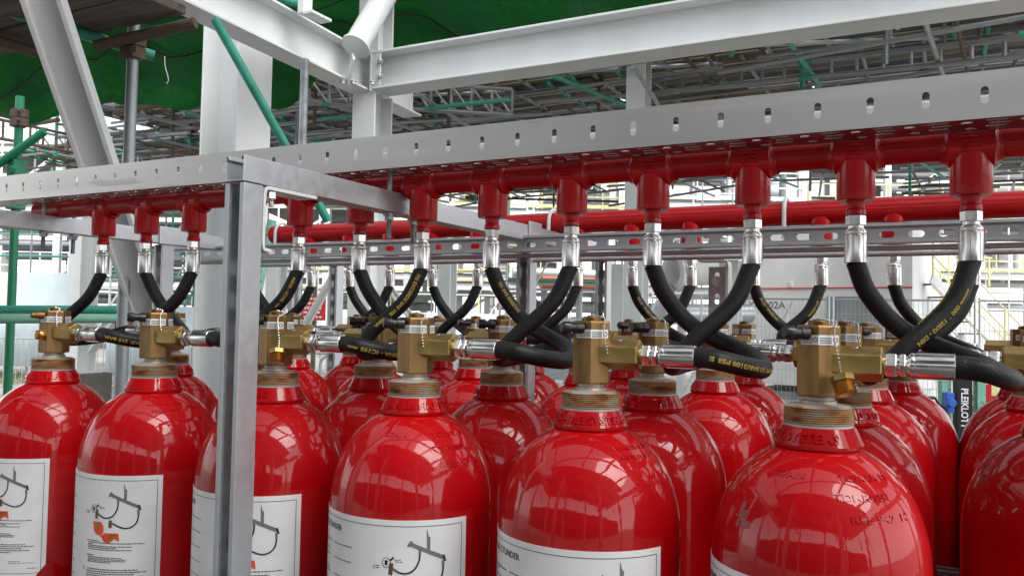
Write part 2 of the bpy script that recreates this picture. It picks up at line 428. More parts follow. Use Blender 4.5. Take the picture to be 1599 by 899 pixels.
def emboss(mb, vs2, fs, fn, h, mi=0):
    """raise 2-D glyph faces off a surface: fn(u,v,h)->3-D"""
    n = len(vs2)
    top = [fn(u, v, h) for u, v in vs2]; bot = [fn(u, v, -0.0003) for u, v in vs2]
    ed = {}
    for f in fs:
        for i in range(len(f)):
            a, b = f[i], f[(i + 1) % len(f)]; k = (min(a, b), max(a, b)); ed.setdefault(k, []).append((a, b))
    sides = [(e[0][0], e[0][1], e[0][1] + n, e[0][0] + n) for e in ed.values() if len(e) == 1]
    mb.add(top + bot, list(fs) + sides, mi)


def catmull(pts, n=10):
    P = [Vector(p) for p in pts]; P = [P[0] * 2 - P[1]] + P + [P[-1] * 2 - P[-2]]; out = []
    for i in range(1, len(P) - 2):
        for k in range(n):
            t = k / n; a, b, c, d = P[i - 1], P[i], P[i + 1], P[i + 2]
            out.append(0.5 * ((2 * b) + (c - a) * t + (2 * a - 5 * b + 4 * c - d) * t * t + (3 * b - a - 3 * c + d) * t ** 3))
    out.append(P[-2]); return out


# ------------------------------------------------------------------ ground
g = MB(); g.add([(-1500, -1500, GZ), (1500, -1500, GZ), (1500, 1500, GZ), (-1500, 1500, GZ)], [(0, 1, 2, 3)])
tag(g.build('ground', M['ground'], smooth=False), kind='structure')
g = MB(); g.box((0, 2.0, GZ + 0.03), (10.5, 8.5, 0.06))
PATH_Z = GZ + 0.06
tag(g.build('concrete_pavement', M['concrete'], smooth=False), kind='structure')

# ------------------------------------------------------------------ white structural steel
def steel_frame():
    T = empty('steelwork', (-3.9, 3.97, GZ))
    tag(T, 'tall white painted steel frame of beams and columns bolted together behind the cylinder rack', 'steel frame')
    W = M['white']; o = lambda p: Vector(p) - T.location
    zb = 1.92
    # long beam parallel to the rack
    hbeam('beam', W, o((-3.83, 4.09, zb + 0.15)), o((4.2, 4.09, zb + 0.15)), 0.30, 0.24, parent=T)
    # cross beam running towards the camera on the left
    d = Vector((-0.0917, 1, 0)).normalized(); q = Vector((-3.9, 3.0, zb + 0.15))
    q.x = -3.885
    hbeam('beam', W, o(q + d * -7.0), o(q + d * 1.86), 0.30, 0.19, parent=T)
    # second cross beam out of frame on the right and one parallel far left
    hbeam('beam', W, o((4.3, -5.0, zb + 0.15)), o((4.3, 4.2, zb + 0.15)), 0.30, 0.24, parent=T)
    # node column below the beams
    nc = Vector((-3.93, 4.12, 0))
    hbeam('column', W, o((nc.x, nc.y, GZ)), o((nc.x, nc.y, zb - 0.012)), 0.24, 0.22, up=(0, 1, 0), parent=T)
    hbeam('column', W, o((4.3, 4.35, GZ)), o((4.3, 4.35, 4.2)), 0.24, 0.22, up=(0, 1, 0), parent=T)
    # upper stub of the column
    hbeam('column', W, o((nc.x, nc.y + 0.02, zb + 0.30)), o((nc.x, nc.y + 0.02, zb + 2.2)), 0.2, 0.2, up=(0, 1, 0), parent=T)
    # end plate of long beam with bolts, gussets
    b = MB(); b.box((-3.80, 3.975, zb + 0.15), (0.10, 0.012, 0.25)); b.box((-3.842, 4.09, zb + 0.15), (0.014, 0.25, 0.33))
    p = b.build('end_plate', W, T, smooth=False, bevel=0.002); p.location = -T.location
    for z in (0.09, 0.21):
        for x in (-3.75,):
            mx = axis_mx((x, 3.968, zb + z), (x, 3.9, zb + z))
            b = MB(); b.lathe([(0.026, 0), (0.026, 0.006)], mx, 20); b.lathe([(0.020, 0.006), (0.020, 0.02), (0.016, 0.024)], mx, 6)
            p = b.build('bolt', M['galv'], T, smooth=False); p.location = -T.location
    for (px, py) in ((535, 142), (551, 141), (580, 155)):
        c = at(px, py, 6.2); c.z = zb - 0.014
        mx = axis_mx(c, c - Vector((0, 0, 1)))
        b = MB(); b.lathe([(0.026, 0), (0.026, 0.006)], mx, 16); b.lathe([(0.020, 0.006), (0.020, 0.024)], mx, 6)
        p = b.build('bolt', M['galv'], T, smooth=False); p.location = -T.location
    # round brace rising from the node, with its end disc and gusset
    p0 = at(556, 72, 6.2); p1 = at(660, -110, 6.9)
    b = MB(); ax = (p1 - p0).normalized()
    b.lathe([(0.095, 0), (0.095, (p1 - p0).length)], axis_mx(p0, p1), 32)
    b.lathe([(0.112, -0.012), (0.112, 0.006)], axis_mx(p0, p1), 32)
    p = b.build('round_brace', W, T); p.location = -T.location
    b = MB(); s = at(543, 128, 6.25); e = at(552, 88, 6.15)
    b.sweep([s, e], [(-0.07, -0.008), (0.07, -0.008), (0.07, 0.008), (-0.07, 0.008)], up=(0.7, 0.7, 0))
    p = b.build('gusset_plate', W, T, smooth=False, bevel=0.002); p.location = -T.location
    # hanger with clamp on top of the cross beam
    a = at(476, 24, 5.6); b = MB(); b.box((a.x, a.y, a.z + 0.35), (0.05, 0.09, 0.7)); b.box((a.x + 0.05, a.y + 0.06, a.z + 0.0), (0.10, 0.2, 0.02))
    p = b.build('hanger_plate', W, T, smooth=False, bevel=0.002); p.location = -T.location
    # big column on the left behind the cross beam
    bc = at(368, 200, 6.0)
    hbeam('column', W, o((bc.x, bc.y, GZ)), o((bc.x, bc.y, 5.0)), 0.36, 0.33, up=(1, 0, 0), parent=T)
    # diagonal brace on the far left
    hbeam('diagonal_brace', W, o(at(48, -60, 2.80)), o(at(243, 520, 3.75)), 0.128, 0.118, up=(0.75, 0.55, 0.35), parent=T)
    # column behind the long beam on the right
    for (x, d_, wd) in ((996, 9.2, 0.22), (968, 10.5, 0.2), (1143, 9.5, 0.22)):
        c = at(x, 250, d_)
        hbeam('column', W, o((c.x, c.y, GZ)), o((c.x, c.y, 3.35 if d_ < 9.4 else 0.86)), wd, wd, up=(0, 1, 0), parent=T)
    c0 = at(560, 404, 9.5); c1 = at(1150, 402, 9.5); yy = (c0.y + c1.y) / 2
    hbeam('beam', W, o((c0.x - 3, 8.0, 0.92)), o((c1.x + 1.5, 8.0, 0.92)), 0.12, 0.14, parent=T)
    for x, d_ in ((431, 7.4), (582, 8.2), (699, 8.6)):
        c = at(x, 450, d_)
        hbeam('column', W, o((c.x, c.y, GZ)), o((c.x, c.y, 0.85)), 0.14, 0.14, up=(0, 1, 0), parent=T, bevel=0.0)
    hbeam('diagonal_brace', W, o(at(470, 520, 8.0)), o(at(572, 340, 8.2)), 0.08, 0.08, parent=T, bevel=0.0)
    hbeam('diagonal_brace', W, o(at(590, 425, 8.4)), o(at(690, 560, 8.6)), 0.07, 0.07, parent=T, bevel=0.0)
    # column on the far left standing on its plinth
    c = at(129, 470, 12.0)
    hbeam('column', W, o((c.x, c.y, -0.72)), o((c.x, c.y, 2.2)), 0.3, 0.28, up=(0, 1, 0), parent=T)
    b = MB(); b.box((c.x, c.y, -0.735), (0.42, 0.42, 0.03)); p = b.build('base_plate', W, T, smooth=False); p.location = -T.location
    b = MB(); b.box((c.x, c.y, (GZ - 0.75) / 2), (0.62, 0.62, -GZ - 0.75)); p = b.build('plinth', M['concrete'], T, smooth=False, bevel=0.02); p.location = -T.location
    hbeam('diagonal_brace', W, o((c.x + 0.2, c.y, -0.4)), o((c.x + 2.6, c.y + 0.2, 1.9)), 0.14, 0.14, parent=T)
    return T
steel_frame()


# unseen frame and deck behind the camera, added to cut light and give reflections
def unseen_canopy():
    T = empty('shade_canopy', (0.5, -4.0, GZ))
    tag(T, 'added unseen white steel canopy with a grey roof deck standing across the walkway from the cylinders', 'canopy')
    o = lambda p: Vector(p) - T.location
    for x in (-4.6, -1.4, 1.8, 5.0):
        for y in (-2.9, -6.8):
            hbeam('column', M['white'], o((x, y, GZ)), o((x, y, 2.6)), 0.2, 0.2, up=(0, 1, 0), parent=T, bevel=0)
        hbeam('beam', M['white'], o((x, -7.0, 2.72)), o((x, -2.5, 2.72)), 0.24, 0.16, parent=T, bevel=0)
    for y in (-2.9, -4.8, -6.8):
        hbeam('beam', M['white'], o((-5.2, y, 2.95)), o((5.6, y, 2.95)), 0.2, 0.14, parent=T, bevel=0)
    b = MB(); b.box((0.2, -5.3, 3.09), (11.0, 4.0, 0.06)); p = b.build('roof_deck', M['deckm'], T, smooth=False); p.location = -T.location
    for k in range(5):
        x = -4.4 + 2.3 * k
        b = MB(); b.tube([o((x, -2.9, 2.5)), o((x + 1.4, -2.9, 0.9))], 0.035, 10); b.build('brace', M['white'], T)
    return T
unseen_canopy()
def blocker():  # out of view; boards and gaps added to block and shape the light
    T = empty('overhead_blocker', (0.8, -1.4, 2.9)); tag(T, 'added unseen white framed walkway of spaced deck boards crossing high above the cylinders', 'blocker')
    o = lambda p: Vector(p) - T.location
    for k, y in enumerate((-2.95, -2.6, -2.25, -1.9, 0.30, 0.62, 0.94, 1.8, 2.12)):
        b = MB(); b.box(o((0.9, y, 2.95)), (7.6, 0.32, 0.04)); b.build('board', M['deckm'], T, smooth=False)
    for x in (-2.3, -0.2, 1.3, 3.2): hbeam('joist', M['white'], o((x, -2.8, 2.85)), o((x, 2.2, 2.85)), 0.14, 0.1, parent=T, bevel=0)
    hbeam('joist', M['white'], o((-2.5, -1.5, 2.72)), o((4.3, 0.6, 2.72)), 0.12, 0.12, parent=T, bevel=0)
    return T
blocker()
b = MB(); b.box((0, -11.0, GZ + 2.2), (34, 0.3, 4.4))  # unseen wall behind the camera, added dark to dim the cylinder reflections
for k in range(52): b.box((-16.7 + k * 0.65, -10.83, GZ + 2.2), (0.3, 0.05, 4.3))
tag(b.build('unseen_wall', M['tan'], smooth=False), 'added unseen long grey ribbed hoarding wall beyond the walkway facing the cylinders', 'lightscreen')

# ------------------------------------------------------------------ gas cylinders
PITCH, CR = 0.3238, 0.1365
YB, YT = 0.3136, 0.2114

def spline_profile(pts, n=5):
    v = catmull([(r, 0, z) for r, z in pts], n); return [(q.x, q.z) for q in v]

BODY = spline_profile([(0.053, -0.0285), (0.0600, -0.0315), (0.0745, -0.0405), (0.0893, -0.0525), (0.1010, -0.0650), (0.1125, -0.0815), (0.1225, -0.1030), (0.1300, -0.1270), (0.1345, -0.1500), (CR, -0.1780)], 5)
def dome_point(ang, s, h=0.0):
    """point on the shoulder at polar angle ang, s = arc length down from the collar"""
    acc = 0.0
    for i in range(len(BODY) - 1):
        a, b = BODY[i], BODY[i + 1]; L = math.hypot(b[0] - a[0], b[1] - a[1])
        if acc + L >= s or i == len(BODY) - 2:
            t = (s - acc) / L; r = a[0] + (b[0] - a[0]) * t; z = a[1] + (b[1] - a[1]) * t
            nr, nz = -(b[1] - a[1]) / L, (b[0] - a[0]) / L
            r += nr * h; z += nz * h
            return (r * math.sin(ang), -r * math.cos(ang), z)
        acc += L

def body_mesh(stamp):
    b = MB()
    prof = [(0.0, -0.0285)] + BODY + [(CR, -0.6), (CR, -1.30), (CR - 0.012, -1.355), (CR - 0.03, -1.385), (0.0, -1.386)]
    b.lathe(prof, seg=96, caps=False)
    if stamp:
        for (txt, ang, s, sz) in ((('07A16', R(-24), 0.050, 0.0125), ('TC3AAM 19', R(22), 0.050, 0.0125), ('TDMR/SSR', R(17), 0.076, 0.0125), ('REE 942  M', R(25), 0.102, 0.0125))
                                  if stamp == 1 else (('A00T-9A11/0Z19', R(2), 0.040, 0.0085), ('55CLL13AH', R(9), 0.056, 0.0085))):
            vs, fs = text2d(txt, sz, bold=0.0003, sx=1.12)
            def fn(u, v, h, ang=ang, s=s):
                rr = 0.095 if stamp == 1 else 0.082
                return dome_point(ang + u / rr, s - v, h)
            emboss(b, vs, fs, fn, 0.0011)
    return b

def collar_mesh():
    b = MB()
    prof = [(0.0445, 0.0), (0.0462, -0.0008), (0.0555, -0.0205), (0.0565, -0.0225), (0.0562, -0.0262), (0.0545, -0.0285), (0.050, -0.030)]
    b.lathe(prof, seg=72)
    vs, fs = text2d('JANUS FIRE SYSTEMS', 0.0162, bold=0.0006, sx=1.1)
    L = max(v[0] for v in vs)
    for rep in range(1):
        def fn(u, v, h):
            t = (v + 0.0035) / 0.0215; t = 1 - t
            r = 0.0462 + (0.0555 - 0.0462) * t + h * 0.9; z = -0.0008 - 0.0197 * t + h * 0.42
            a = (u - L / 2) / 0.0505
            return (r * math.sin(a), -r * math.cos(a), z)
        emboss(b, vs, fs, fn, 0.0017)
    return b

def thread_mesh():
    b = MB(); prof = [(0.0445, -0.001), (0.0445, 0.0025)]
    z = 0.003
    while z < 0.0238:
        prof += [(0.0420, z), (0.0448, z + 0.0014)]; z += 0.0029
    prof += [(0.0425, 0.0252), (0.0385, 0.0275), (0.026, 0.0282), (0.0235, 0.030), (0.0235, 0.0325), (0.0205, 0.0335), (0.0205, 0.0395)]
    b.lathe(prof, seg=56)
    return b

# the warning label, drawn flat: u = metres from its right edge towards the left, v = metres down from its top
LW, LH = 0.395, 0.246
def label_mesh(th_right, torn=False):
    b = MB(); ZT = -0.1765
    def P(u, v, h): 
        a = th_right - u / CR; r = CR + h
        return (r * math.sin(a), -r * math.cos(a), ZT - v)
    N = 60
    # sheet with a thin edge
    vs = []; cut = 0.022
    for i in range(N + 1):
        u = LW * i / N; vb = LH
        if torn and u < cut: vb = LH - (cut - u) * 1.25
        vs += [P(u, 0, 0.0006), P(u, vb, 0.0006), P(u, 0, -0.0004), P(u, vb, -0.0004)]
    fs = []
    for i in range(N):
        o = 4 * i; fs += [(o, o + 4, o + 5, o + 1), (o, o + 2, o + 6, o + 4), (o + 1, o + 5, o + 7, o + 3)]
    fs += [(0, 1, 3, 2), (4 * N, 4 * N + 2, 4 * N + 3, 4 * N + 1)]
    b.add(vs, fs, 0)
    def quad(u0, u1, v0, v1, h=0.0010, mi=1):
        n = max(1, int(abs(u1 - u0) / 0.008)); 
        for i in range(n):
            a, c = u0 + (u1 - u0) * i / n, u0 + (u1 - u0) * (i + 1) / n
            b.add([P(a, v0, h), P(c, v0, h), P(c, v1, h), P(a, v1, h)], [(0, 1, 2, 3)], mi)
    def stroke(pts, wd, h=0.0012, mi=1):
        for i in range(len(pts) - 1):
            (x0, y0), (x1, y1) = pts[i], pts[i + 1]; l = math.hypot(x1 - x0, y1 - y0) or 1
            w0 = wd if not isinstance(wd, (list, tuple)) else wd[i]; nx, ny = -(y1 - y0) / l * w0 / 2, (x1 - x0) / l * w0 / 2
            poly([(x0 + nx, y0 + ny), (x1 + nx, y1 + ny), (x1 - nx, y1 - ny), (x0 - nx, y0 - ny)], h, mi)
    def poly(pts, h=0.0012, mi=1):
        bm = bmesh.new(); f = bm.faces.new([bm.verts.new((x, y, 0)) for x, y in pts]); bmesh.ops.triangulate(bm, faces=[f])
        xs = [q[0] for q in pts]; k = math.floor(min(xs) / 0.004) * 0.004 + 0.004
        while k < max(xs):
            bmesh.ops.bisect_plane(bm, geom=bm.verts[:] + bm.edges[:] + bm.faces[:], plane_co=(k, 0, 0), plane_no=(1, 0, 0), dist=1e-7); k += 0.004
        bm.verts.index_update(); b.add([P(v.co.x, v.co.y, h) for v in bm.verts], [tuple(v.index for v in f.verts) for f in bm.faces], mi); bm.free()
    def words(u, v, n, hgt=0.0016, mi=1, seed=0):
        rr = random.Random(int(u * 1e4) * 31 + int(v * 1e5) + seed); x = u
        while x > u - n:
            l = rr.uniform(0.002, 0.007); quad(x, max(x - l, u - n), v, v + hgt, 0.0010, mi); x -= l + 0.0011
    def txt(s, u, v, size, bold=0.0, mi=1, sx=1.0):
        a, f = text2d(s, size, bold=bold, sx=sx); b.add([P(u - x, v - y, 0.0010) for x, y in a], f, mi)
    e = 0.0085; t = 0.0009
    quad(e, LW - e, e, e + t); quad(e, e + t, e, LH - 0.012); quad(LW - e - t, LW - e, e, LH - 0.012); quad(e, LW - e, LH - 0.012, LH - 0.012 + t)
    txt('HIGH PRESSURE CO2 CYLINDER', 0.383, 0.0275, 0.0125, bold=0.00025, sx=0.93)
    # text columns on the left half
    for k, (v, n) in enumerate(((0.048, .13), (0.053, .10), (0.062, .12), (0.071, .125), (0.076, .06), (0.092, .12), (0.097, .125), (0.102, .10), (0.112, .12), (0.121, .11), (0.126, .12), (0.131, .09), (0.145, .12), (0.150, .12), (0.155, .10), (0.170, .12), (0.175, .11), (0.190, .12), (0.195, .08), (0.210, .12), (0.216, .12))):
        words(0.378, v, n, 0.0019, 1, k)
        if k % 3 == 0: words(0.240, v, 0.05, 0.0014, 1, k + 40)
    for v in (0.044, 0.058, 0.067, 0.088, 0.118, 0.141): quad(0.29, 0.384, v, v + 0.0005)
    # manifold picture
    stroke([(0.0925, 0.035), (0.040, 0.058)], 0.0062, 0.0011, 2); stroke([(0.0945, 0.0335), (0.091, 0.036)], 0.0095, 0.0012, 2)
    stroke([(0.0405, 0.054), (0.0375, 0.064)], 0.004, 0.0012, 1)
    stroke([(0.0645, 0.047), (0.0645, 0.025)], 0.0052, 0.0012, 2); poly([(0.0672, 0.030), (0.0628, 0.030), (0.0675, 0.012)], 0.0013, 2)
    arc1 = [(0.0775, 0.044), (0.0775, 0.052), (0.079, 0.062), (0.085, 0.073), (0.094, 0.0785), (0.104, 0.079), (0.112, 0.076), (0.1175, 0.072)]
    arc2 = [(0.041, 0.062), (0.0405, 0.074), (0.043, 0.086), (0.050, 0.094), (0.060, 0.0975), (0.070, 0.096), (0.080, 0.092), (0.088, 0.0885)]
    for a in (arc1, arc2):
        c = catmull([(x, 0, y) for x, y in a], 5); stroke([(q.x, q.z) for q in c], 0.0027, 0.0013, 1)
        stroke([a[0], (a[1][0], a[1][1] - 0.002)], 0.0042, 0.0014, 2); stroke(a[-2:], 0.004, 0.0014, 2)
    stroke([(0.120, 0.064), (0.1215, 0.083)], 0.0062, 0.0014, 3); stroke([(0.1165, 0.055), (0.122, 0.060)], 0.0028, 0.0014, 1); stroke([(0.091, 0.083), (0.0915, 0.097)], 0.0062, 0.0014, 3)
    rg = [(0.128 + 0.0065 * math.cos(a / 12 * 2 * math.pi), 0.0635 + 0.0075 * math.sin(a / 12 * 2 * math.pi)) for a in range(13)]
    stroke(rg, 0.0009, 0.0013, 1); poly([(0.1305, 0.060), (0.1255, 0.060), (0.1265, 0.0675), (0.130, 0.067)], 0.0014, 1)
    poly([(0.1285, 0.087), (0.1105, 0.087), (0.1045, 0.096), (0.1045, 0.106), (0.110, 0.113), (0.119, 0.111), (0.1255, 0.105)], 0.0012, 4)
    poly([(0.101, 0.107), (0.075, 0.107), (0.073, 0.122), (0.083, 0.118), (0.092, 0.125), (0.103, 0.124), (0.110, 0.113)], 0.0013, 4)
    poly([(0.1215, 0.090), (0.115, 0.089), (0.113, 0.099), (0.118, 0.104), (0.121, 0.098)], 0.0014, 5)
    poly([(0.093, 0.110), (0.081, 0.110), (0.084, 0.117), (0.094, 0.117)], 0.0015, 5)
    quad(0.080, 0.098, 0.1005, 0.107, 0.0016, 0); words(0.097, 0.102, 0.015, 0.0012); words(0.095, 0.1045, 0.012, 0.0012)
    quad(0.120, 0.133, 0.0815, 0.087, 0.0016, 0); words(0.132, 0.082, 0.011, 0.0011); words(0.130, 0.0845, 0.008, 0.0011)
    words(0.116, 0.0585, 0.010, 0.0011); words(0.115, 0.0615, 0.012, 0.0011); words(0.149, 0.0685, 0.010, 0.0011); words(0.150, 0.0715, 0.011, 0.0011)
    # paragraphs below the picture
    words(0.144, 0.122, 0.030, 0.0016)
    for k, (v, n) in enumerate(((.1255, .112), (.1285, .013), (.1315, .090), (.1345, .062), (.138, .090))): words(0.140, v, n, 0.0016, 1, k)
    words(0.144, 0.149, 0.019, 0.0016)
    for k, (v, n) in enumerate(((.1525, .072), (.1555, .080), (.1585, .078), (.1615, .052))): words(0.140, v, n, 0.0016, 1, k)
    poly([(0.1525, 0.179), (0.1475, 0.179), (0.150, 0.1695)], 0.0012, 6); stroke([(0.150, 0.172), (0.150, 0.1765)], 0.0008, 0.0014, 1)
    for k, (v, n) in enumerate(((.1745, .104), (.1785, .120), (.1825, .098), (.1865, .112), (.1905, .075))): words(0.142, v, n, 0.0019, 1, k)
    rg = [(0.094 + 0.0055 * math.cos(a / 16 * 2 * math.pi), 0.206 + 0.0055 * math.sin(a / 16 * 2 * math.pi)) for a in range(17)]
    stroke(rg, 0.0009, 0.0012, 1); stroke([(0.0965, 0.203), (0.0962, 0.208), (0.094, 0.2085), (0.0935, 0.2035)], 0.0009, 0.0012, 1); stroke([(0.092, 0.204), (0.092, 0.209), (0.0895, 0.209)], 0.0009, 0.0012, 1)
    words(0.098, 0.214, 0.008, 0.0014); words(0.070, 0.209, 0.022, 0.001); words(0.070, 0.2125, 0.050, 0.001); words(0.034, 0.2235, 0.018, 0.0016)
    return b

def valve_parts(root, dirx=1, hexrot=0.2, knob=True, cap=False, chain=True, plug=False):
    """brass cylinder valve: block, outlet, sticker, caps, bead chain"""
    br = M['brass']
    b = MB(); r = 0.0312
    a0 = -math.pi / 2 + hexrot
    b.lathe([(r * 0.93, 0.0385), (r, 0.041), (r, 0.1295), (r * 0.95, 0.1325)], seg=6, a0=a0)
    v = b.build('valve', br, root, smooth=False, bevel=0.0008)
    b = MB(); b.lathe([(0.0135, 0.1315), (0.0135, 0.1372), (0.0125, 0.1385), (0.0085, 0.1390), (0.0055, 0.1405)], seg=20); b.build('top_plug', br, v)
    # outlet: hexagonal block along x
    mx = axis_mx((dirx * 0.018, 0, 0.083), (dirx * 1, 0, 0.083))
    b = MB(); ro = 0.0232
    b.lathe([(ro, 0), (ro, 0.0585), (ro * 0.93, 0.0605)], mx, 6, a0=math.pi / 6 if dirx > 0 else math.pi / 6)
    out = b.build('outlet', M['brass_bright'], v, smooth=False, bevel=0.0008)
    b = MB(); b.lathe([(0.0058, 0), (0.0052, 0.0022), (0.002, 0.0030)], Matrix.Translation((dirx * 0.045, 0, 0.083 + ro * 0.866 - 0.0003)), 14); b.build('set_screw', M['steel'], out)
    # sticker round three faces
    b = MB(); ap = r * math.cos(math.pi / 6) + 0.0006
    z0, z1 = 0.1065, 0.1195
    hv = [(r * 1.02 * math.cos(a0 + k * math.pi / 3), r * 1.02 * math.sin(a0 + k * math.pi / 3)) for k in range(6)]
    for k in (4, 5, 0, 1):
        p, q = Vector((*hv[k], 0)), Vector((*hv[(k + 1) % 6], 0)); f0, f1 = (0.22, 1.0) if k in (4, 5, 1) else (0.0, 0.9)
        P0, P1 = p.lerp(q, f0), p.lerp(q, f1); n = (P0 + P1).normalized()
        b.add([(P0.x, P0.y, z0), (P1.x, P1.y, z0), (P1.x, P1.y, z1), (P0.x, P0.y, z1)], [(0, 1, 2, 3)], 0)
        for row in range(3):
            zz = z1 - 0.0035 - row * 0.0030; e0, e1 = P0.lerp(P1, 0.06), P0.lerp(P1, 0.66)
            b.add([(e0.x + n.x * .0004, e0.y + n.y * .0004, zz), (e1.x + n.x * .0004, e1.y + n.y * .0004, zz), (e1.x + n.x * .0004, e1.y + n.y * .0004, zz - .0014), (e0.x + n.x * .0004, e0.y + n.y * .0004, zz - .0014)], [(0, 1, 2, 3)], 1)
        c = P0.lerp(P1, 0.84); t = (P1 - P0).normalized()
        ring = [(c + n * .0005 + t * 0.0034 * math.cos(a * math.pi / 5), 0.0034 * math.sin(a * math.pi / 5)) for a in range(10)]; ring2 = [(c + n * .0005 + t * 0.0024 * math.cos(a * math.pi / 5), 0.0024 * math.sin(a * math.pi / 5)) for a in range(10)]
        zc = (z0 + z1) / 2
        for a in range(10):
            q2 = (a + 1) % 10
            b.add([(*ring[a][0].xy, zc + ring[a][1]), (*ring[q2][0].xy, zc + ring[q2][1]), (*ring2[q2][0].xy, zc + ring2[q2][1]), (*ring2[a][0].xy, zc + ring2[a][1])], [(0, 1, 2, 3)], 2)
    b.build('sticker', [M['paper'], M['inkgrey'], M['ink']], v, smooth=False)
    if knob:
        fa = a0 - math.pi / 6; nrm = Vector((math.cos(fa), math.sin(fa), 0)); base = nrm * (r * 0.86); base.z = 0.1215
        d = (nrm * 1.0 + Vector((-0.55, 0.1, 0.02))).normalized()
        b = MB(); b.lathe([(0.0085, 0.0), (0.0085, 0.012), (0.0072, 0.013), (0.0072, 0.020), (0.0092, 0.021), (0.0092, 0.031), (0.0070, 0.0345), (0.0, 0.0345)], axis_mx(base, base + d), 18)
        b.build('actuator_knob', M['blackp'], v)
    if plug:
        fa = a0 - math.pi / 6; nrm = Vector((math.cos(fa), math.sin(fa), 0)); base = nrm * (r * 0.8); base.z = 0.1215
        b = MB(); b.lathe([(0.008, 0), (0.008, 0.014), (0.0065, 0.018), (0.0065, 0.024), (0.004, 0.027)], axis_mx(base, base + nrm + Vector((-0.5, 0, 0))), 12); b.build('relief_plug', M['brass'], v)
        base = Vector((0.002, -r * 0.82, 0.078))
        b = MB(); b.lathe([(0.013, 0), (0.013, 0.008)], axis_mx(base, base + Vector((0, -1, 0))), 6); b.lathe([(0.0105, 0.008), (0.0095, 0.010), (0.0105, 0.012), (0.0095, 0.014), (0.0105, 0.016), (0.006, 0.018)], axis_mx(base, base + Vector((0, -1, 0))), 18)
        b.build('dust_cap', M['plug'], v, smooth=False)
    if chain:
        ea = a0 + math.pi / 6 * (1 if dirx > 0 else 1); ex = Vector((math.cos(ea), math.sin(ea), 0))
        zend = 0.052 if cap else 0.088
        pts = [Vector((0, 0, 0.1405)), Vector((0.010, -0.006, 0.1395)) , Vector((0.022, -0.004, 0.1365)), ex * 0.030 + Vector((0.004, 0, 0.127)), ex * 0.0315 + Vector((0.004, 0, 0.112)), ex * 0.033 + Vector((0.006, 0, 0.098)), ex * 0.034 + Vector((0.008, 0, 0.085))]
        if cap: pts += [ex * 0.037 + Vector((0.009, -0.002, 0.070))]
        c = catmull(pts, 8); b = MB(); acc = 0; last = None
        for q in c:
            if last is None or (q - last).length >= 0.0036:
                rr = 0.0017
                b.lathe([(0.0004, -rr), (rr * .8, -rr * .6), (rr, 0), (rr * .8, rr * .6), (0.0004, rr)], Matrix.Translation(q), 6); last = q.copy()
        b.build('bead_chain', M['steel'], v)
        if cap:
            t = pts[-1] + Vector((0.0, -0.003, 0.0)); dn = Vector((0.28, -0.30, -0.9)).normalized()
            b = MB(); mx = axis_mx(t, t + dn)
            b.lathe([(0.010, 0), (0.0150, 0.002), (0.0150, 0.010), (0.012, 0.011)], mx, 6)
            dc = b.build('dust_cap', M['brass_bright'], v, smooth=False, bevel=0.0005)
            b = MB(); pr_ = [(0.0120, 0.011)]
            for k in range(7): pr_ += [(0.0136, 0.012 + k * 0.0022), (0.0122, 0.0131 + k * 0.0022)]
            pr_ += [(0.010, 0.028), (0.0, 0.028)]
            b.lathe(pr_, mx, 24); b.build('cap_thread', M['plug'], dc)
    return v

_cache = {}
def mesh_part(key, fn, name, mats, parent, **kw):
    if key in _cache:
        o = bpy.data.objects.new(name, _cache[key]); col.objects.link(o); o.parent = parent; return o
    o = fn().build(name, mats, parent, **kw); _cache[key] = o.data
    return o

LMATS = [M['paper'], M['ink'], M['inkgrey'], M['brass'], M['orange'], M['plug'], M['yink']]
def cylinder(x, y, label, th=None, stamp=2, spin=0.0, ringspin=0.0, z=0.0, group=None, **vk):
    root = empty('gas_cylinder', (x, y, z))
    tag(root, label, 'gas cylinder', group)
    bd = mesh_part('body%d' % stamp, lambda: body_mesh(stamp), 'body', M['red'], root, ang=50); bd.rotation_euler.z = spin
    cl = mesh_part('collar', collar_mesh, 'collar', M['red'], root, ang=30); cl.rotation_euler.z = ringspin
    th_ = mesh_part('thread', thread_mesh, 'neck_thread', M['thread'], root, ang=60); th_.rotation_euler.z = spin * 2
    if th is not None:
        torn = vk.pop('torn', False)
        label_mesh(th, torn).build('warning_label', LMATS, root, smooth=False)
    vk.pop('torn', None)
    valve_parts(root, **vk)
    return root

GF = 'cylinders in the front row of the rack'; GB = 'cylinders in the second row of the rack'
GC = 'cylinders in the third row'; GD = 'cylinders in the fourth row'
FX = {i: (i - 6) * PITCH for i in range(0, 8)}
for i, dx in {1: -0.006, 2: 0.004, 3: 0.010, 4: 0.002, 5: -0.001, 6: 0.001}.items(): FX[i] += dx
cylinder(FX[1], 0, 'gloss red cylinder at the left end of the front row, label with a cut corner', th=R(57), torn=True, stamp=2, ringspin=R(60), group=GF, hexrot=R(28), knob=False, plug=True)
cylinder(FX[2], 0, 'front row red cylinder left of the galvanised post, its label showing two orange cylinders', th=R(60), stamp=2, spin=R(40), ringspin=R(150), group=GF, hexrot=R(30))
cylinder(FX[3], 0, 'gloss red cylinder of the front row standing right behind the galvanised strut post', th=R(65), stamp=2, spin=R(-30), ringspin=R(-60), group=GF, hexrot=R(13), cap=True)
cylinder(FX[4], 0, 'gloss red cylinder in the front row, first one to the right of the galvanised post', th=R(72.5), stamp=1, spin=R(30), ringspin=R(70), group=GF, hexrot=R(14))
cylinder(FX[5], 0, 'gloss red front row cylinder second from the right with only the label top showing', th=R(68.6), stamp=2, spin=R(40), ringspin=R(2), group=GF, hexrot=R(20))
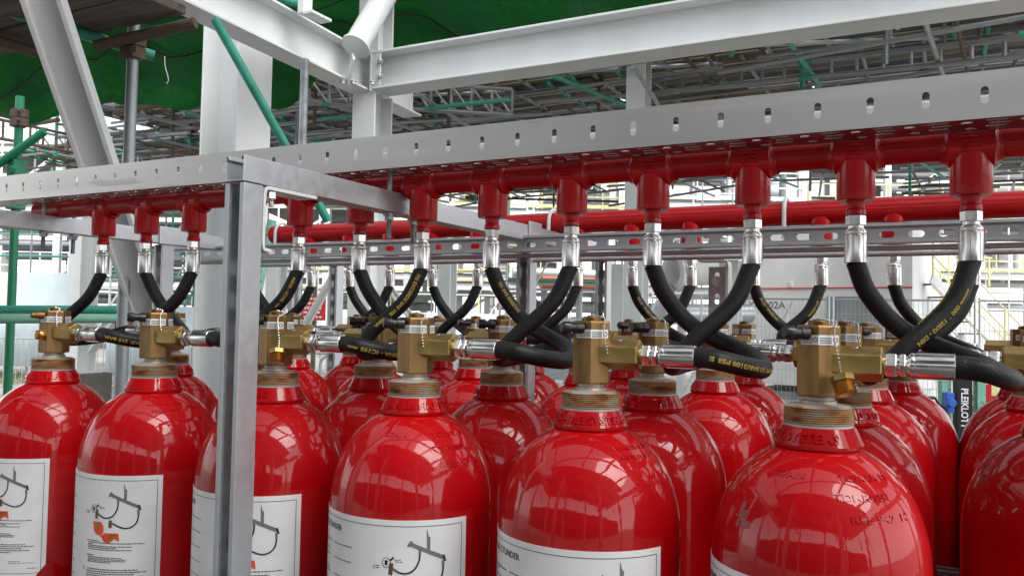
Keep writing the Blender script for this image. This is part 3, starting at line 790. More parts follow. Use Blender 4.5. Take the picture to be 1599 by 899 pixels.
cylinder(FX[6], 0, 'largest and nearest gloss red cylinder, grey scuffs on its left shoulder', th=R(78), stamp=1, ringspin=R(-55), group=GF, hexrot=R(7), cap=True)
names_b = {1: 'second row red cylinder peeking out behind the second front one, left of the post', 2: 'second row red cylinder mostly hidden by the front one behind the galvanised post',
           3: 'second row red cylinder seen between the two front ones right of the post', 4: 'second row red cylinder seen between the fourth and fifth front ones',
           5: 'second row red cylinder seen between the two nearest front ones', 6: 'second row red cylinder tucked behind the right shoulder of the largest front one',
           7: 'nearest of the three red cylinders cut by the right edge of the photo'}
BX = {i: (i - 6) * PITCH for i in range(1, 8)}; BX[5] -= 0.006; BX[3] += .003; BX[7] -= 0.016
for i in range(1, 8):
    cylinder(BX[i], YB, names_b[i], th=None, stamp=2 if i % 2 else 1, spin=R(35 + 17 * i), ringspin=R(20 + 63 * i), group=GB, dirx=-1, hexrot=R(10 + (i * 7) % 20))
YC, YD, YR = 0.76, 1.07, 0.97
CX = {i: (i - 6) * PITCH for i in range(1, 8)}; CX[7] -= 0.012
DX = {i: (i - 6) * PITCH for i in range(1, 8)}; DX[6] += 0.048; DX[7] -= 0.010
place = {1: 'farthest left', 2: 'second from the left', 3: 'third from the left', 4: 'fourth from the left', 5: 'third from the right', 6: 'second from the right', 7: 'at the right photo edge'}
for i in range(1, 8):
    cylinder(CX[i], YC, 'third row red cylinder below the rear manifold, %s' % place[i], stamp=2, spin=R(25 * i), ringspin=R(41 * i), group=GC, hexrot=R(8 + 6 * i), chain=i > 3)
    cylinder(DX[i], YD, 'rearmost row red cylinder, %s in that row' % place[i], stamp=2, spin=R(25 * i + 30), ringspin=R(41 * i + 90), group=GD, dirx=-1, hexrot=R(4 + 9 * i), chain=False, knob=i % 2 == 0)

# grey paint scuffs on the largest cylinder
def scuff():
    b = MB(); rr = random.Random(5)
    for k in range(26):
        a = R(-37) + rr.gauss(0, 0.045); s = 0.112 + rr.gauss(0, 0.006); w_ = rr.uniform(0.0012, 0.005); hh = rr.uniform(0.0012, 0.006)
        n = rr.randint(5, 8); ph = rr.random() * 6
        pts = [dome_point(a + math.cos(ph + j * 2 * math.pi / n) * w_ * rr.uniform(.5, 1.3) / 0.125, s + math.sin(ph + j * 2 * math.pi / n) * hh * rr.uniform(.5, 1.3), 0.0003) for j in range(n)]
        b.add(pts, [tuple(range(n))])
    return b
big = [o for o in bpy.data.objects if o.name.startswith('gas_cylinder') and o['label'].startswith('largest')][0]
M['scuff'] = mat('grey_scuff', (0.24, 0.13, 0.12), rough=0.6, c2=(0.30, 0.03, 0.03), scale=60)
scuff().build('paint_scuff', M['scuff'], big)
for k_, (wd_, sp_) in enumerate((('fourth from the left', 40), ('farthest left', -10))):
    for o_ in bpy.data.objects:
        if o_.name.startswith('gas_cylinder') and o_['label'].startswith('third row') and wd_ in o_['label']:
            q_ = scuff().build('paint_scuff', M['scuff'], o_); q_.rotation_euler.z = R(sp_)

# ------------------------------------------------------------------ manifolds with tees
TX = [-1.7633, -1.601, -1.4341, -1.2645, -1.1041, -0.9378, -0.7791, -0.6203, -0.4538, -0.2997, -0.1296, 0.0277, 0.1846, 0.350]
RX = [0.0441 - (11 - n) * PITCH / 2 for n in range(14)]
def manifold(name, label, x0, x1, y, z, txs, r=0.0302):
    root = empty(name, (x0, y, z)); tag(root, label, 'pipe')
    b = MB(); L = x1 - x0
    b.lathe([(0.0, -0.006), (r * 0.7, -0.004), (r, 0.004), (r, L)], axis_mx((0, 0, 0), (1, 0, 0)), 40)
    b.build('pipe', M['redpipe'], root)
    def tee():
        b = MB(); c = 0.0 if r > 0.028 else 0.008
        q = [(0.012, 0.016), (0.0225, 0.012), (0.0280, 0.0070), (0.0305, 0.0020), (0.0292, -0.0008), (0.0312, -0.0035), (0.0298, -0.0062), (0.0314, -0.0088), (0.0298, -0.0115), (0.0300, -0.0135), (0.0285, -0.0150), (0.0283, -0.0175),
             (0.0283, -0.0790 + c), (0.0268, -0.0835 + c), (0.0145, -0.0838 + c), (0.0135, -0.0860 + c), (0.0128, -0.0960 + c), (0.0150, -0.0985 + c), (0.0150, -0.1050 + c), (0.0125, -0.1058 + c)]
        if c == 0.0: q = [(a * 0.9, z_) for a, z_ in q[:10]] + q[10:]
        for sx in (-1, 1):
            fl = [(r * 0.99, 0.041), (r * 1.05, 0.0365), (r * 1.16, 0.0325), (r * 1.32, 0.0300), (r * 1.25, 0.0)]
            if r < 0.028: b.lathe(fl, axis_mx((0, 0, -0.003), (sx, 0, -0.003)), 28, caps=False)
        b.lathe([(a, c_) for a, c_ in q], seg=40); return b
    for tx in txs:
        o = mesh_part('tee%.4f' % r, tee, 'tee', M['redpipe'], root, ang=28); o.location = (tx - x0, 0, 0)
    return root
manifold('manifold_pipe', 'red manifold pipe with a row of downward tees running under the slotted tray', -2.04, 0.45, YT, 0.402, TX[:13], 0.0225)
manifold('manifold_pipe', 'plain red rear manifold pipe running behind the slotted strut rail', -1.915, 0.95, YR, 0.410, RX)

# ------------------------------------------------------------------ hoses
def hose(pts, label, group, txts=(), r=0.0145, rot=0.0):
    """pts: swivel end at the valve ... crimp end under the tee"""
    p0 = Vector(pts[0]); root = empty('hose', p0); tag(root, label, 'hose', group)
    P = [Vector(p) - p0 for p in pts]
    # valve end fitting: along first segment
    d0 = (P[1] - P[0]).normalized(); mx = axis_mx((0, 0, 0), d0)
    def fit_v():
        b = MB(); b.lathe([(0.0125, 0.0), (0.0135, 0.002), (0.0135, 0.004)], seg=24)
        b.lathe([(0.0158, 0.004), (0.0168, 0.0055), (0.0168, 0.0150), (0.0158, 0.0162)], seg=6)
        b.lathe([(0.0125, 0.0162), (0.0130, 0.019), (0.0130, 0.0205)], seg=24); b.lathe([(0.0158, 0.0205), (0.0164, 0.0215), (0.0164, 0.0255), (0.0156, 0.0265)], seg=6)
        b.lathe([(0.0118, 0.0265), (0.0135, 0.0295), (0.0160, 0.0325), (0.0164, 0.0350), (0.0156, 0.0372), (0.0166, 0.0400), (0.0166, 0.0815), (0.0158, 0.0822), (0.0135, 0.0824)], seg=28)
        for k in range(7):
            a = k * 2 * math.pi / 7; b.box((0.0167, 0, 0.060), (0.0008, 0.0012, 0.040), mx=Matrix.Rotation(a, 4, 'Z'))
        return b
    o = mesh_part('fit_v', fit_v, 'end_fitting', M['steel'], root, ang=32); o.matrix_local = mx
    def fit_t():
        b = MB(); b.lathe([(0.0135, 0.0), (0.0148, 0.0012), (0.0148, 0.0150), (0.0138, 0.0162)], seg=6)
        b.lathe([(0.0125, 0.0162), (0.0125, 0.0205), (0.0150, 0.0230), (0.0163, 0.0265), (0.0163, 0.0285), (0.0157, 0.0300), (0.0166, 0.0325), (0.0166, 0.0735), (0.0158, 0.0742), (0.0135, 0.0744)], seg=28)
        for k in range(7):
            a = k * 2 * math.pi / 7 + 0.3; b.box((0.0167, 0, 0.053), (0.0008, 0.0012, 0.040), mx=Matrix.Rotation(a, 4, 'Z'))
        return b
    top = P[-1] + Vector((0, 0, 0.0744)); o = mesh_part('fit_t', fit_t, 'end_fitting', M['steel'], root, ang=32); o.matrix_local = axis_mx(top, top - Vector((0, 0, 1)), up=(0, 1, 0))
    # hose body
    start = d0 * 0.081
    body = [start, start + d0 * 0.012] + P[2:-1] + [P[-1] + Vector((0, 0, 0.002))]
    c = catmull(body, 9)
    b = MB(); b.tube(c, r, 20)
    hb = b.build('rubber_hose', M['rubber'], root, ang=80)
    # printed text
    if txts:
        fr = frames(c); cum = [0.0]
        for i in range(1, len(c)): cum.append(cum[-1] + (c[i] - c[i - 1]).length)
        mb = MB()
        for (s, frac, ang, size, flip) in txts:
            vs, fs = text2d(s, size, bold=0.0004, sx=1.15, align='CENTER')
            def mp(u, v):
                u_, v_ = (-u, v) if flip else (u, -v)
                sdist = min(max(cum[-1] * frac + u_, 0), cum[-1] - 1e-5)
                i = next(k for k in range(len(cum) - 1) if cum[k + 1] >= sdist); t = (sdist - cum[i]) / (cum[i + 1] - cum[i])
                ctr = c[i].lerp(c[i + 1], t); A = fr[i][1].lerp(fr[i + 1][1], t); B = fr[i][2].lerp(fr[i + 1][2], t)
                th = ang + v_ / r; return ctr + (A * math.cos(th) + B * math.sin(th)) * (r + 0.0005)
            mb.add([mp(u, v) for u, v in vs], fs)
        mb.build('printed_text', M['yink'], hb, smooth=False)
    return root

def facing_angle(c0pts, frac, bias=0.0):
    """angle round the tube that faces the camera position's side (front, -y)"""
    c = catmull(c0pts, 9); fr = frames(c); i = int(frac * (len(c) - 1)); t, a, b = fr[i]
    d = Vector((0.25, -1, 0.12)).normalized(); return math.atan2(d.dot(b), d.dot(a)) + bias

def hose_A(xc, yc, xt, yt, label, group, ext, txts=(), wz=0.0):
    z = 0.083
    s = Vector((xc + 0.0785, yc, z))
    D = yt - yc
    p = [s, s + Vector((0.05, 0, 0)), s + Vector((0.119, 0.002, -0.004 + wz)), s + Vector((0.158 * ext, D * 0.18, -0.013 + wz)), s + Vector((0.164 * ext, D * 0.52, -0.017 + wz)), s + Vector((0.128 * ext, D * 0.88, -0.001)),
         Vector((xt + 0.068, yt + 0.020, 0.126)), Vector((xt + 0.018, yt + 0.014, 0.182)), Vector((xt, yt, 0.2295))]
    return finish_hose(p, label, group, txts)

def hose_B(xc, yc, xt, yt, label, group, ext, txts=()):
    z = 0.083; s = Vector((xc - 0.0785, yc, z)); D = yc - yt
    p = [s, s + Vector((-0.05, 0, 0)), s + Vector((-0.125 * ext, -0.006, -0.006)), s + Vector((-0.172 * ext, -D * 0.40, -0.022)), s + Vector((-0.180 * ext, -D * 1.15, -0.026)), s + Vector((-0.150 * ext, -D * 1.50, -0.004)),
         Vector((xt - 0.082, yt - 0.050, 0.104)), Vector((xt - 0.026, yt - 0.020, 0.165)), Vector((xt, yt, 0.2295))]
    return finish_hose(p, label, group, txts)

def finish_hose(p, label, group, txts):
    p0 = p[0]; P = [q - p0 for q in p]; d0 = (P[1] - P[0]).normalized(); start = d0 * 0.081
    body = [start, start + d0 * 0.012] + P[2:-1] + [P[-1] + Vector((0, 0, 0.002))]
    tt = [(s, f, facing_angle(body, f, bi), sz, fl) for (s, f, bi, sz, fl) in txts]
    return hose(p, label, group, tt)

HG = 'hoses between the front valves and the manifold'; HR = 'hoses of the rear bank'
hose_A(FX[1], 0, TX[1], YT, 'black hose running from the leftmost valve and up behind the second valve', HG, 0.94, [('P. 3/4 W.P. 215 BAR', 0.15, 0.0, 0.0092, True)])
hose_A(FX[2], 0, TX[3], YT, 'black hose leaving the second valve and passing behind the galvanised post', HG, 0.94)
hose_A(FX[3], 0, TX[5], YT, 'black hose printed IC195 leaving the valve just right of the post', HG, 0.94, [('MSHA - IC195 ==', 0.13, 0.0, 0.0098, True)])
hose_A(FX[4], 0, TX[7], YT, 'black hose from the fourth front valve, its bend ending at the fifth front valve', HG, 0.94, [('EXCEEDS SAE 100', 0.86, 0.7, 0.0085, False)])
hose_A(FX[5], 0, TX[9], YT, 'black hose printed 215 BAR/3100 PSI on the fifth front valve', HG, 0.94, [('3/4 W.P. 215 BAR/3100 PSI E', 0.17, -0.15, 0.0088, True)])
hose_A(FX[6], 0, TX[11], YT, 'thickest nearest black hose, leaving the largest cylinder and bending back at the right edge', HG, 0.89)
hose_B(BX[1], YB, TX[0], YT, 'black hose under the leftmost tee curving down left behind the first valve', HG, 0.95)
hose_B(BX[2], YB, TX[2], YT, 'black hose under the third tee from the left, crossing down behind the second valve', HG, 1.0)
hose_B(BX[3], YB, TX[4], YT, 'black hose just right of the post under a red tee, printed in yellow', HG, 1.0, [('MSHA - IC195  ==', 0.87, 0.25, 0.0085, True)])
hose_B(BX[4], YB, TX[6], YT, 'black hose printed EXCEEDS SAE 100, crossing down left behind the fourth valve', HG, 1.0, [('PSI EXCEEDS SAE 100', 0.85, 0.1, 0.0092, True), ('MSHA', 0.68, 0.0, 0.008, True)])
hose_B(BX[5], YB, TX[8], YT, 'black hose crossing down left in front of its neighbour just left of the fifth valve', HG, 1.0)
hose_B(BX[6], YB, TX[10], YT, 'black hose sweeping down left between the two nearest front valves', HG, 1.0)
hose_B(BX[7], YB, TX[12], YT, 'rightmost black hose printed 12BXI - DIN, sweeping down left from the last tee', HG, 1.0, [('==== 000 * 12BXI - DIN', 0.77, 0.3, 0.0092, True), ('MSHA - IC 195 - EXCEEDS', 0.82, -1.1, 0.0080, False)])
ord_ = ['first', 'second', 'third', 'fourth', 'fifth', 'sixth', 'seventh']
for i in range(1, 8):
    hose_A(CX[i], YC, RX[2 * i - 1] if 2 * i - 1 < 14 else RX[13], YR, 'rear bank hose bending down right, %s such from the left' % ord_[i - 1], HR, 0.95, [('3/4 MSHA - IC195', 0.85, 0.5, 0.009, False)] if i in (4, 5) else ())
    hose_B(DX[i], YD, RX[2 * i - 2], YR, 'rear bank hose bending down left, %s such from the left' % ord_[i - 1], HR, 0.95, [('3/4 MSHA', 0.85, 0.3, 0.009, True)] if i in (6,) else ())

# ------------------------------------------------------------------ slotted cable tray
def tray():
    T = empty('cable_tray', (0, 0.108, 0.416)); tag(T, 'long brushed steel slotted cable tray lying over the front red manifold', 'cable tray')
    S = 0.0713; x0 = 0.1984 - 34.5 * S; nx = 46; Wd = 0.12; Hh = 0.0625; t = 0.0015
    Wd = 0.078
    def flange(flip):
        b = MB(); cells = []
        for k in range(nx):
            u = k * S
            cells.append((u, u + S, 0, Hh, (u + S / 2, 0.032, 0.0095, 0.0240)))
        slot_cells(b, (x0, 0, 0), (1, 0, 0), (0, 0, 1), cells, t)
        b.box((x0 + nx * S / 2, 0.001, Hh + 0.0012), (nx * S, 0.005, 0.0024)); return b
    f = flange(0).build('front_flange', M['stainless'], T, ang=30)
    b = MB(); b.box((x0 + nx * S / 2, Wd, 0.026), (nx * S, t, 0.052)); b.build('rear_flange', M['stainless'], T, smooth=False)
    b = MB(); cells = []
    for k in range(nx):
        u = k * S; h = S / 2
        m = (Wd - 0.004) / 2
        for q in range(2):
            cells.append((u, u + h, 0.002 + q * m, 0.002 + (q + 1) * m, (u + h / 2 + (0.003 if q else -0.003), 0.002 + (q + .5) * m, 0.015, 0.012)))
        m = (Wd - 0.004) / 4
        for q in range(4):
            cells.append((u + h, u + S, 0.002 + q * m, 0.002 + (q + 1) * m, (u + 1.5 * h + (0.002 if q % 2 else -0.002), 0.002 + (q + .5) * m, 0.026, 0.0055)))
    slot_cells(b, (x0, 0, 0), (1, 0, 0), (0, 1, 0), cells, t, seg=2)
    b.build('perforated_base', M['stainless'], T, ang=30)
    return T
tray()
b = MB(); b.box((-0.6, 0, 0), (3.3, 0.012, 0.044)); o = b.build('slot_bright_strip', mat('lit_flange_white', (0.8, 0.8, 0.79), rough=0.45), smooth=False, bevel=0.002, loc=(0, 0.172, 0.4178 + 0.0222))  # added white strip, imitates sky light on the rear flange
tag(o, 'added white trunking lying inside the slotted tray, seen through its slots', 'strip')

# ------------------------------------------------------------------ galvanised strut rack
def rack():
    T = empty('strut_rack', (-0.8405, 0.3, GZ)); tag(T, 'galvanised strut channel rack of posts and cross channels holding the red cylinders and pipes', 'rack')
    G = M['galv']; o = lambda p: Vector(p) - T.location
    SEC = strut_section()
    def chan(name, p0, p1, up, sub=None):
        """C strut opening towards 'up'"""
        b = MB(); b.sweep([o(p0), o(p1)], sub or SEC, up=up); return b.build(name, G, T, smooth=False, bevel=0.0009, bseg=2)
    def slotted(name, p0, p1, n, U, V, cell, slot, t=0.0025):
        b = MB(); slot_cells(b, o(p0), U, V, [(k * cell, (k + 1) * cell, 0, 0.036, (k * cell + cell / 2, 0.018, *slot)) for k in range(n)], t); return b.build(name, G, T, smooth=False)
    xm, xl, xr = -0.8405, -1.955, 0.95
    for x in (xm, xl, xr):
        chan('cross_channel', (x, -0.23, 0.3615), (x, 1.42, 0.3615), (0, 0, 1))
        # near posts open to the front, with a slotted back web: two lipped sides and the web between them
        SB = [p for p in strut_section(t=0.0028)]
        def post(y):
            b = MB(); h = 0.0205; t = 0.0028; lip = 0.009
            for s in (-1, 1):
                sec = [(s * h, -h), (s * h, h), (s * (h - lip), h), (s * (h - lip), h - 0.007), (s * (h - lip + t), h - 0.007), (s * (h - lip + t), h - t), (s * (h - t), h - t), (s * (h - t), -h)]
                b.sweep([o((x, y, GZ + 0.07)), o((x, y, 0.339))], sec, up=(0, -1, 0))
            L = 0.339 - GZ - 0.07; n = int(L / 0.0508); c = L / n
            slot_cells(b, o((x - h + t, y + h - 0.0028, GZ + 0.07)), (1, 0, 0), (0, 0, 1), [(0, 2 * h - 2 * t, k * c, (k + 1) * c, (h - t, (k + .5) * c, 0.014, 0.028)) for k in range(n)], 0.0026)
            b.build('post', G, T, smooth=False, bevel=0.0008, bseg=2)
            b = MB(); b.box(o((x, y, GZ + 0.065)), (0.12, 0.12, 0.01)); b.build('foot_plate', G, T, smooth=False, bevel=0.001)
        for y in (-0.208, 0.555 if x != xm else 0.80, 1.36): post(y)
    # rear slotted rail pair in front of the third row
    L = xr - (-2.19); cell = 0.0565; n = int(L / cell)
    b = MB()
    slot_cells(b, o((-2.19, 0.755, 0.3105)), (1, 0, 0), (0, 0, 1), [(k * cell, (k + 1) * cell, 0, 0.039, (k * cell + cell * .5, 0.018, 0.030, 0.0145)) for k in range(n)], 0.0025)
    for (z, s) in ((0.3505, 1), (0.3095, -1)):
        b.box(o((-2.19 + L / 2, 0.7465, z)), (L, 0.020, 0.0025)); b.box(o((-2.19 + L / 2, 0.7378, z - s * 0.0025)), (L, 0.0026, 0.0055))
    b.build('slotted_rail', G, T, smooth=False, bevel=0.0005, bseg=1)
    b = MB(); b.tube([o((-2.21, 0.762, 0.3005)), o((xr, 0.762, 0.3005))], 0.0065, 10); b.tube([o((-1.955, 0.80, 0.291)), o((xr, 0.80, 0.291))], 0.006, 10)
    b.build('tie_rod', M['galv'], T)
    # mid height retaining rails
    for y in (-0.215, 0.60, 0.90, 1.235):
        if y > 0: chan('retaining_rail', (-2.1, y, -0.415 + (0.0 if y < 1 else 0.0)), (1.3, y, -0.415), (0, 0, 1))
    # threaded rods gripping the manifold at each cross channel (U bolts)
    for x, ys in ((xm, (0.150, 0.262)), (xl, (0.150, 0.262)), (xr, (0.150, 0.262))):
        ym = YT; x_ = x + 0.008
        for y in (ym - 0.042, ym + 0.042):
            b = MB(); pr_ = [(0.0048, 0.288)]; z = 0.289
            while z < 0.335: pr_ += [(0.0056, z), (0.0046, z + 0.0014)]; z += 0.0028
            pr_ += [(0.005, 0.338), (0.005, 0.415)]
            b.lathe(pr_, Matrix.Translation(o((x_, y, 0))), 12)
            b.lathe([(0.0125, 0.3345), (0.0125, 0.3385)], Matrix.Translation(o((x_, y, 0))), 18); b.lathe([(0.0095, 0.3255), (0.0098, 0.3345)], Matrix.Translation(o((x_, y, 0))), 6)
            b.build('threaded_rod', M['galv_tube'], T)
        b = MB(); b.tube([o((x_, ym + 0.042 * math.cos(a), 0.413 + 0.034 * math.sin(a))) for a in [math.pi * k / 12 for k in range(13)]], 0.005, 10); b.build('u_bolt', M['galv'], T)
    # U bolts of the rear pipe
    for x in (-1.87, xm + 0.0, 0.2, -0.2):
        b = MB(); pts = [o((x, YR - 0.037, 0.345)), o((x, YR - 0.037, 0.405))] + [o((x, YR - 0.037 * math.cos(a), 0.412 + 0.036 * math.sin(a))) for a in [math.pi * k / 12 for k in range(13)]] + [o((x, YR + 0.037, 0.345))]
        b.tube(pts, 0.0052, 10); b.build('u_bolt', M['white'], T)
    # bent angle brackets under the cross channels
    for x, y in ((xm + 0.0, -0.184), (xl, -0.184)):
        b = MB(); pts = [(0.20, 0.3375), (0.012, 0.3375), (0.003, 0.334), (0.0, 0.325), (0.0, 0.245), (0.004, 0.2375), (0.028, 0.2355)]
        b.sweep([o((x + 0.001, y + a * 0.62, z)) for a, z in pts], [(-0.0205, -0.0028), (0.0205, -0.0028), (0.0205, 0.0028), (-0.0205, 0.0028)], up=(0, 0.2, 1))
        b.build('angle_bracket', M['white'], T, smooth=False)
    for x, y in ((-0.31, 0.83), (0.6, 0.83)):
        b = MB()
        b.sweep([o((x - 0.07, y, 0.284)), o((x - 0.012, y, 0.284)), o((x - 0.002, y, 0.28)), o((x, y, 0.27)), o((x, y, 0.19))], [(-0.02, -0.003), (0.02, -0.003), (0.02, 0.003), (-0.02, 0.003)], up=(0, 0, 1))
        b.build('angle_bracket', M['white'], T, smooth=False)
        L = 0.27 - GZ - 0.1; n = int(L / 0.0508); c = L / n; b = MB()
        slot_cells(b, o((x - 0.05, y + 0.01, GZ + 0.1)), (1, 0, 0), (0, 0, 1), [(0, 0.041, k * c, (k + 1) * c, (0.0205, (k + .5) * c, 0.012, 0.026)) for k in range(n)], 0.0026)
        b.box(o((x - 0.0500, y + 0.030, (0.27 + GZ + 0.1) / 2)), (0.0026, 0.041, L)); b.box(o((x - 0.009, y + 0.030, (0.27 + GZ + 0.1) / 2)), (0.0026, 0.041, L))
        b.build('slotted_upright', G, T, smooth=False)
        b = MB(); mx = axis_mx(o((x - 0.03, y + 0.008, 0.235)), o((x - 0.03, y - 1, 0.235))); b.lathe([(0.013, 0), (0.013, 0.003)], mx, 18); b.lathe([(0.009, 0.003), (0.009, 0.011)], mx, 6); b.build('bolt', M['steel'], T, smooth=False)
    # bolt under the near bracket and the fish plate where the channel is joined
    b = MB(); mx = axis_mx(o((xm + 0.006, -0.155, 0.3335)), o((xm + 0.006, -0.155, 0.2)))
    b.lathe([(0.0095, 0), (0.0095, 0.010)], mx, 6); b.lathe([(0.005, 0.010), (0.0056, 0.013), (0.0048, 0.015), (0.0056, 0.018), (0.005, 0.024)], mx, 12); b.build('bolt', M['steel'], T, smooth=False)
    for x in (xm, xl):
        y = 0.80 if x == xm else 0.555
        b = MB(); b.box(o((x + 0.0235, y, 0.3655)), (0.0045, 0.075, 0.054)); b.build('fish_plate', G, T, smooth=False, bevel=0.003)
    return T
rack()

# ------------------------------------------------------------------ near scaffold deck, upper left
def near_deck():
    T = empty('scaffold_deck', (-4.5, 0.2, 1.35)); tag(T, 'dark dusty boarded scaffold deck overhead on the left, close above the rack', 'scaffold deck')
    o = lambda p: Vector(p) - T.location
    rr = random.Random(3)
    y = 1.18; k = 0
    while y > -1.9:
        wd = 0.225; b = MB(); x1 = -2.62 + rr.uniform(-0.03, 0.05); z = 1.385 + rr.uniform(-0.004, 0.006)
        b.box(o(((x1 - 7.2) / 2, y - wd / 2, z)), (x1 + 7.2, wd - 0.012, 0.038), mx=Matrix.Rotation(rr.uniform(-0.002, 0.002), 4, 'Z'))
        if k % 3 == 1:
            b.box(o((x1 - 1.2, y - wd / 2, z + 0.03)), (2.2, wd, 0.03))
        b.build('board', M['plank'], T, smooth=False, bevel=0.004, bseg=1); y -= wd; k += 1
    for x, m in ((-3.6, 'rust'), (-4.5, 'teal'), (-5.6, 'rust')):
        stick('transom', M[m], (x, -2.0, 1.335), (x, 1.16, 1.335), 0.0242, T)
    for y, m, x0, x1 in ((0.2, 'rust', -6.6, -3.2), (-0.9, 'rust', -6.9, -2.6)):
        stick('ledger', M[m], (x0, y, 1.285), (x1, y, 1.285), 0.0242, T)
    stick('ledger', M['teal'], at(-60, -5, 3.4), at(241, 88, 3.75), 0.0242, T)
    stick('ledger', M['rust'], at(150, 72, 3.55), at(305, 36, 3.5), 0.0242, T)
    tops = [((-2.99, 1.202), 'galv_tube'), ((-4.79, 1.80), 'green'), ((-6.6, 0.2), 'green')]
    for (x, yy), m in tops:
        stick('standard', M[m], (x, yy, GZ), (x, yy, 1.42), 0.0245, T, seg=16)
        for z in (1.315, 1.262):
            b = MB(); b.box(o((x, yy, z)), (0.085, 0.07, 0.05)); b.lathe([(0.036, -0.03), (0.036, 0.03)], Matrix.Translation(o((x, yy, z))), 12)
            b.lathe([(0.011, 0), (0.011, 0.07)], axis_mx(o((x + 0.03, yy - 0.02, z)), o((x + 1, yy - 0.7, z))), 6)
            b.build('coupler', M['rust'], T, smooth=False, bevel=0.004)
    # long green brace crossing behind the post
    stick('brace', M['green'], (-6.3, 1.0, -0.2), (-4.6, 1.84, 1.20), 0.0242, T)
    b = MB(); b.box(o((-4.79, 1.80, 0.885)), (0.075, 0.085, 0.30)); b.lathe([(0.022, 0), (0.022, 0.02)], axis_mx(o((-4.77, 1.765, 0.80)), o((-4.5, 1.3, 0.80))), 12); b.lathe([(0.022, 0), (0.022, 0.02)], axis_mx(o((-4.77, 1.765, 0.97)), o((-4.5, 1.3, 0.97))), 12)
    b.build('sleeve_coupler', M['green'], T, smooth=False, bevel=0.006)
    # loose tie string under the deck
    b = MB(); p = at(258, 108, 3.9); b.tube(catmull([o(at(257, 88, 3.9)), o(at(258, 104, 3.9)), o(at(263, 124, 3.9)), o(at(260, 131, 3.9))], 5), 0.002, 6); b.build('tie_string', M['paper'], T)
    return T
near_deck()

# free green tubes on the left and the guard rail behind the first cylinders
def tube_thing(name, label, cat, p0, p1, r, m, group=None, ends=True):
    T = empty(name, p0); tag(T, label, cat, group)
    d = Vector(p1) - Vector(p0)
    b = MB(); L = d.length; b.lathe([(r * 0.86, 0.003), (r, 0), (r, L), (r * 0.86, L - 0.003)], axis_mx((0, 0, 0), d), 20); b.build('tube', M[m], T)
    return T
def railing():
    T = empty('guard_rail', at(20, 700, 3.9)); T.location.z = GZ; tag(T, 'rust speckled mint green scaffold tube rail on grey posts behind the leftmost cylinders', 'guard rail')
    a, b_ = at(-120, 497, 3.62), at(242, 497, 4.5); stick('rail', M['mint'], a, b_, 0.0245, T, seg=18)
    a, b_ = at(-120, 484, 4.05), at(186, 484, 4.4); stick('rail', M['teal'], a, b_, 0.0242, T, seg=18)
    for (x, d, m, z1) in ((196, 4.6, 'galv_tube', 0.62), ):
        p = at(x, 500, d); stick('post', M[m], (p.x, p.y, GZ), (p.x, p.y, z1), 0.0242, T, seg=16)
        for z in (p.z - 0.02, p.z + 0.06):
            b = MB(); q = Vector((p.x, p.y, z)) - T.location; b.box(q, (0.08, 0.075, 0.05)); b.lathe([(0.034, -0.03), (0.034, 0.03)], Matrix.Translation(q), 12); b.build('coupler', M['rust'], T, smooth=False, bevel=0.004)
    return T
railing()
tube_thing('scaffold_tube', 'slanting teal tube crossing in front of the big white column', 'scaffold tube', at(335, 30, 4.2), at(512, 345, 4.6), 0.0242, 'teal')
tube_thing('scaffold_tube', 'upright galvanised tube between the big white column and the node column', 'scaffold tube', Vector((at(473, 200, 4.9).x, at(473, 200, 4.9).y, GZ)), Vector((at(473, 200, 4.9).x, at(473, 200, 4.9).y, 1.66)), 0.0245, 'galv_tube')
tube_thing('scaffold_tube', 'short slanting mint tube seen low between the near post and first rear hose', 'scaffold tube', at(372, 590, 3.9), at(425, 345, 4.1), 0.0242, 'mint')
tube_thing('scaffold_tube', 'green tube crossing above the cross beam at the top of the photo', 'scaffold tube', at(395, -8, 6.3), at(470, 6, 6.2), 0.03, 'teal')

# ------------------------------------------------------------------ green tarpaulin sheet under the far scaffold
def tarp():
    b = MB(); nx, ny = 90, 26; rr = random.Random(11)
    A, B = at(-160, 168, 8.0), at(1250, 42, 8.0); C, D = at(-260, -150, 5.6), at(1500, -250, 6.2)
    vs = []
    for j in range(ny + 1):
        for i in range(nx + 1):
            u, v = i / nx, j / ny; p = A.lerp(B, u).lerp(C.lerp(D, u), v)
            sag = 0.16 * math.sin(u * 19 + 1.2 * math.sin(v * 5)) * (0.35 + 0.65 * math.sin(v * 3.1)) + 0.07 * math.sin(u * 61 + v * 9) + 0.10 * math.sin(v * 14 + u * 6)
            p = p + Vector((0, 0.1, -1)) * sag
            if j == 0: p.z -= 0.22 * abs(math.sin(u * 27)) 
            vs.append(p)
    fs = [(j * (nx + 1) + i, j * (nx + 1) + i + 1, (j + 1) * (nx + 1) + i + 1, (j + 1) * (nx + 1) + i) for j in range(ny) for i in range(nx)]
    b.add(vs, fs); o = b.build('tarpaulin', M['tarp'], ang=180)
    s = o.modifiers.new('thick', 'SOLIDIFY'); s.thickness = 0.004
    tag(o, 'sagging dark green tarpaulin slung overhead below the far scaffolding', 'tarpaulin')
    for k, (u0, v0, u1, v1) in enumerate(((0.02, 0.10, 0.55, 0.30), (0.45, 0.35, 0.72, 0.12), (0.1, 0.45, 0.9, 0.5))):
        pts = []
        for q in range(40):
            t = q / 39; u, v = u0 + (u1 - u0) * t, v0 + (v1 - v0) * t
            i = min(nx - 1, int(u * nx)); j = min(ny - 1, int(v * ny)); pts.append(vs[j * (nx + 1) + i] + Vector((0, -0.02, -0.03)))
        c = MB(); c.tube(catmull(pts[::3], 3), 0.008, 5); e = c.build('lashing_rope', M['ink'], o)
tarp()

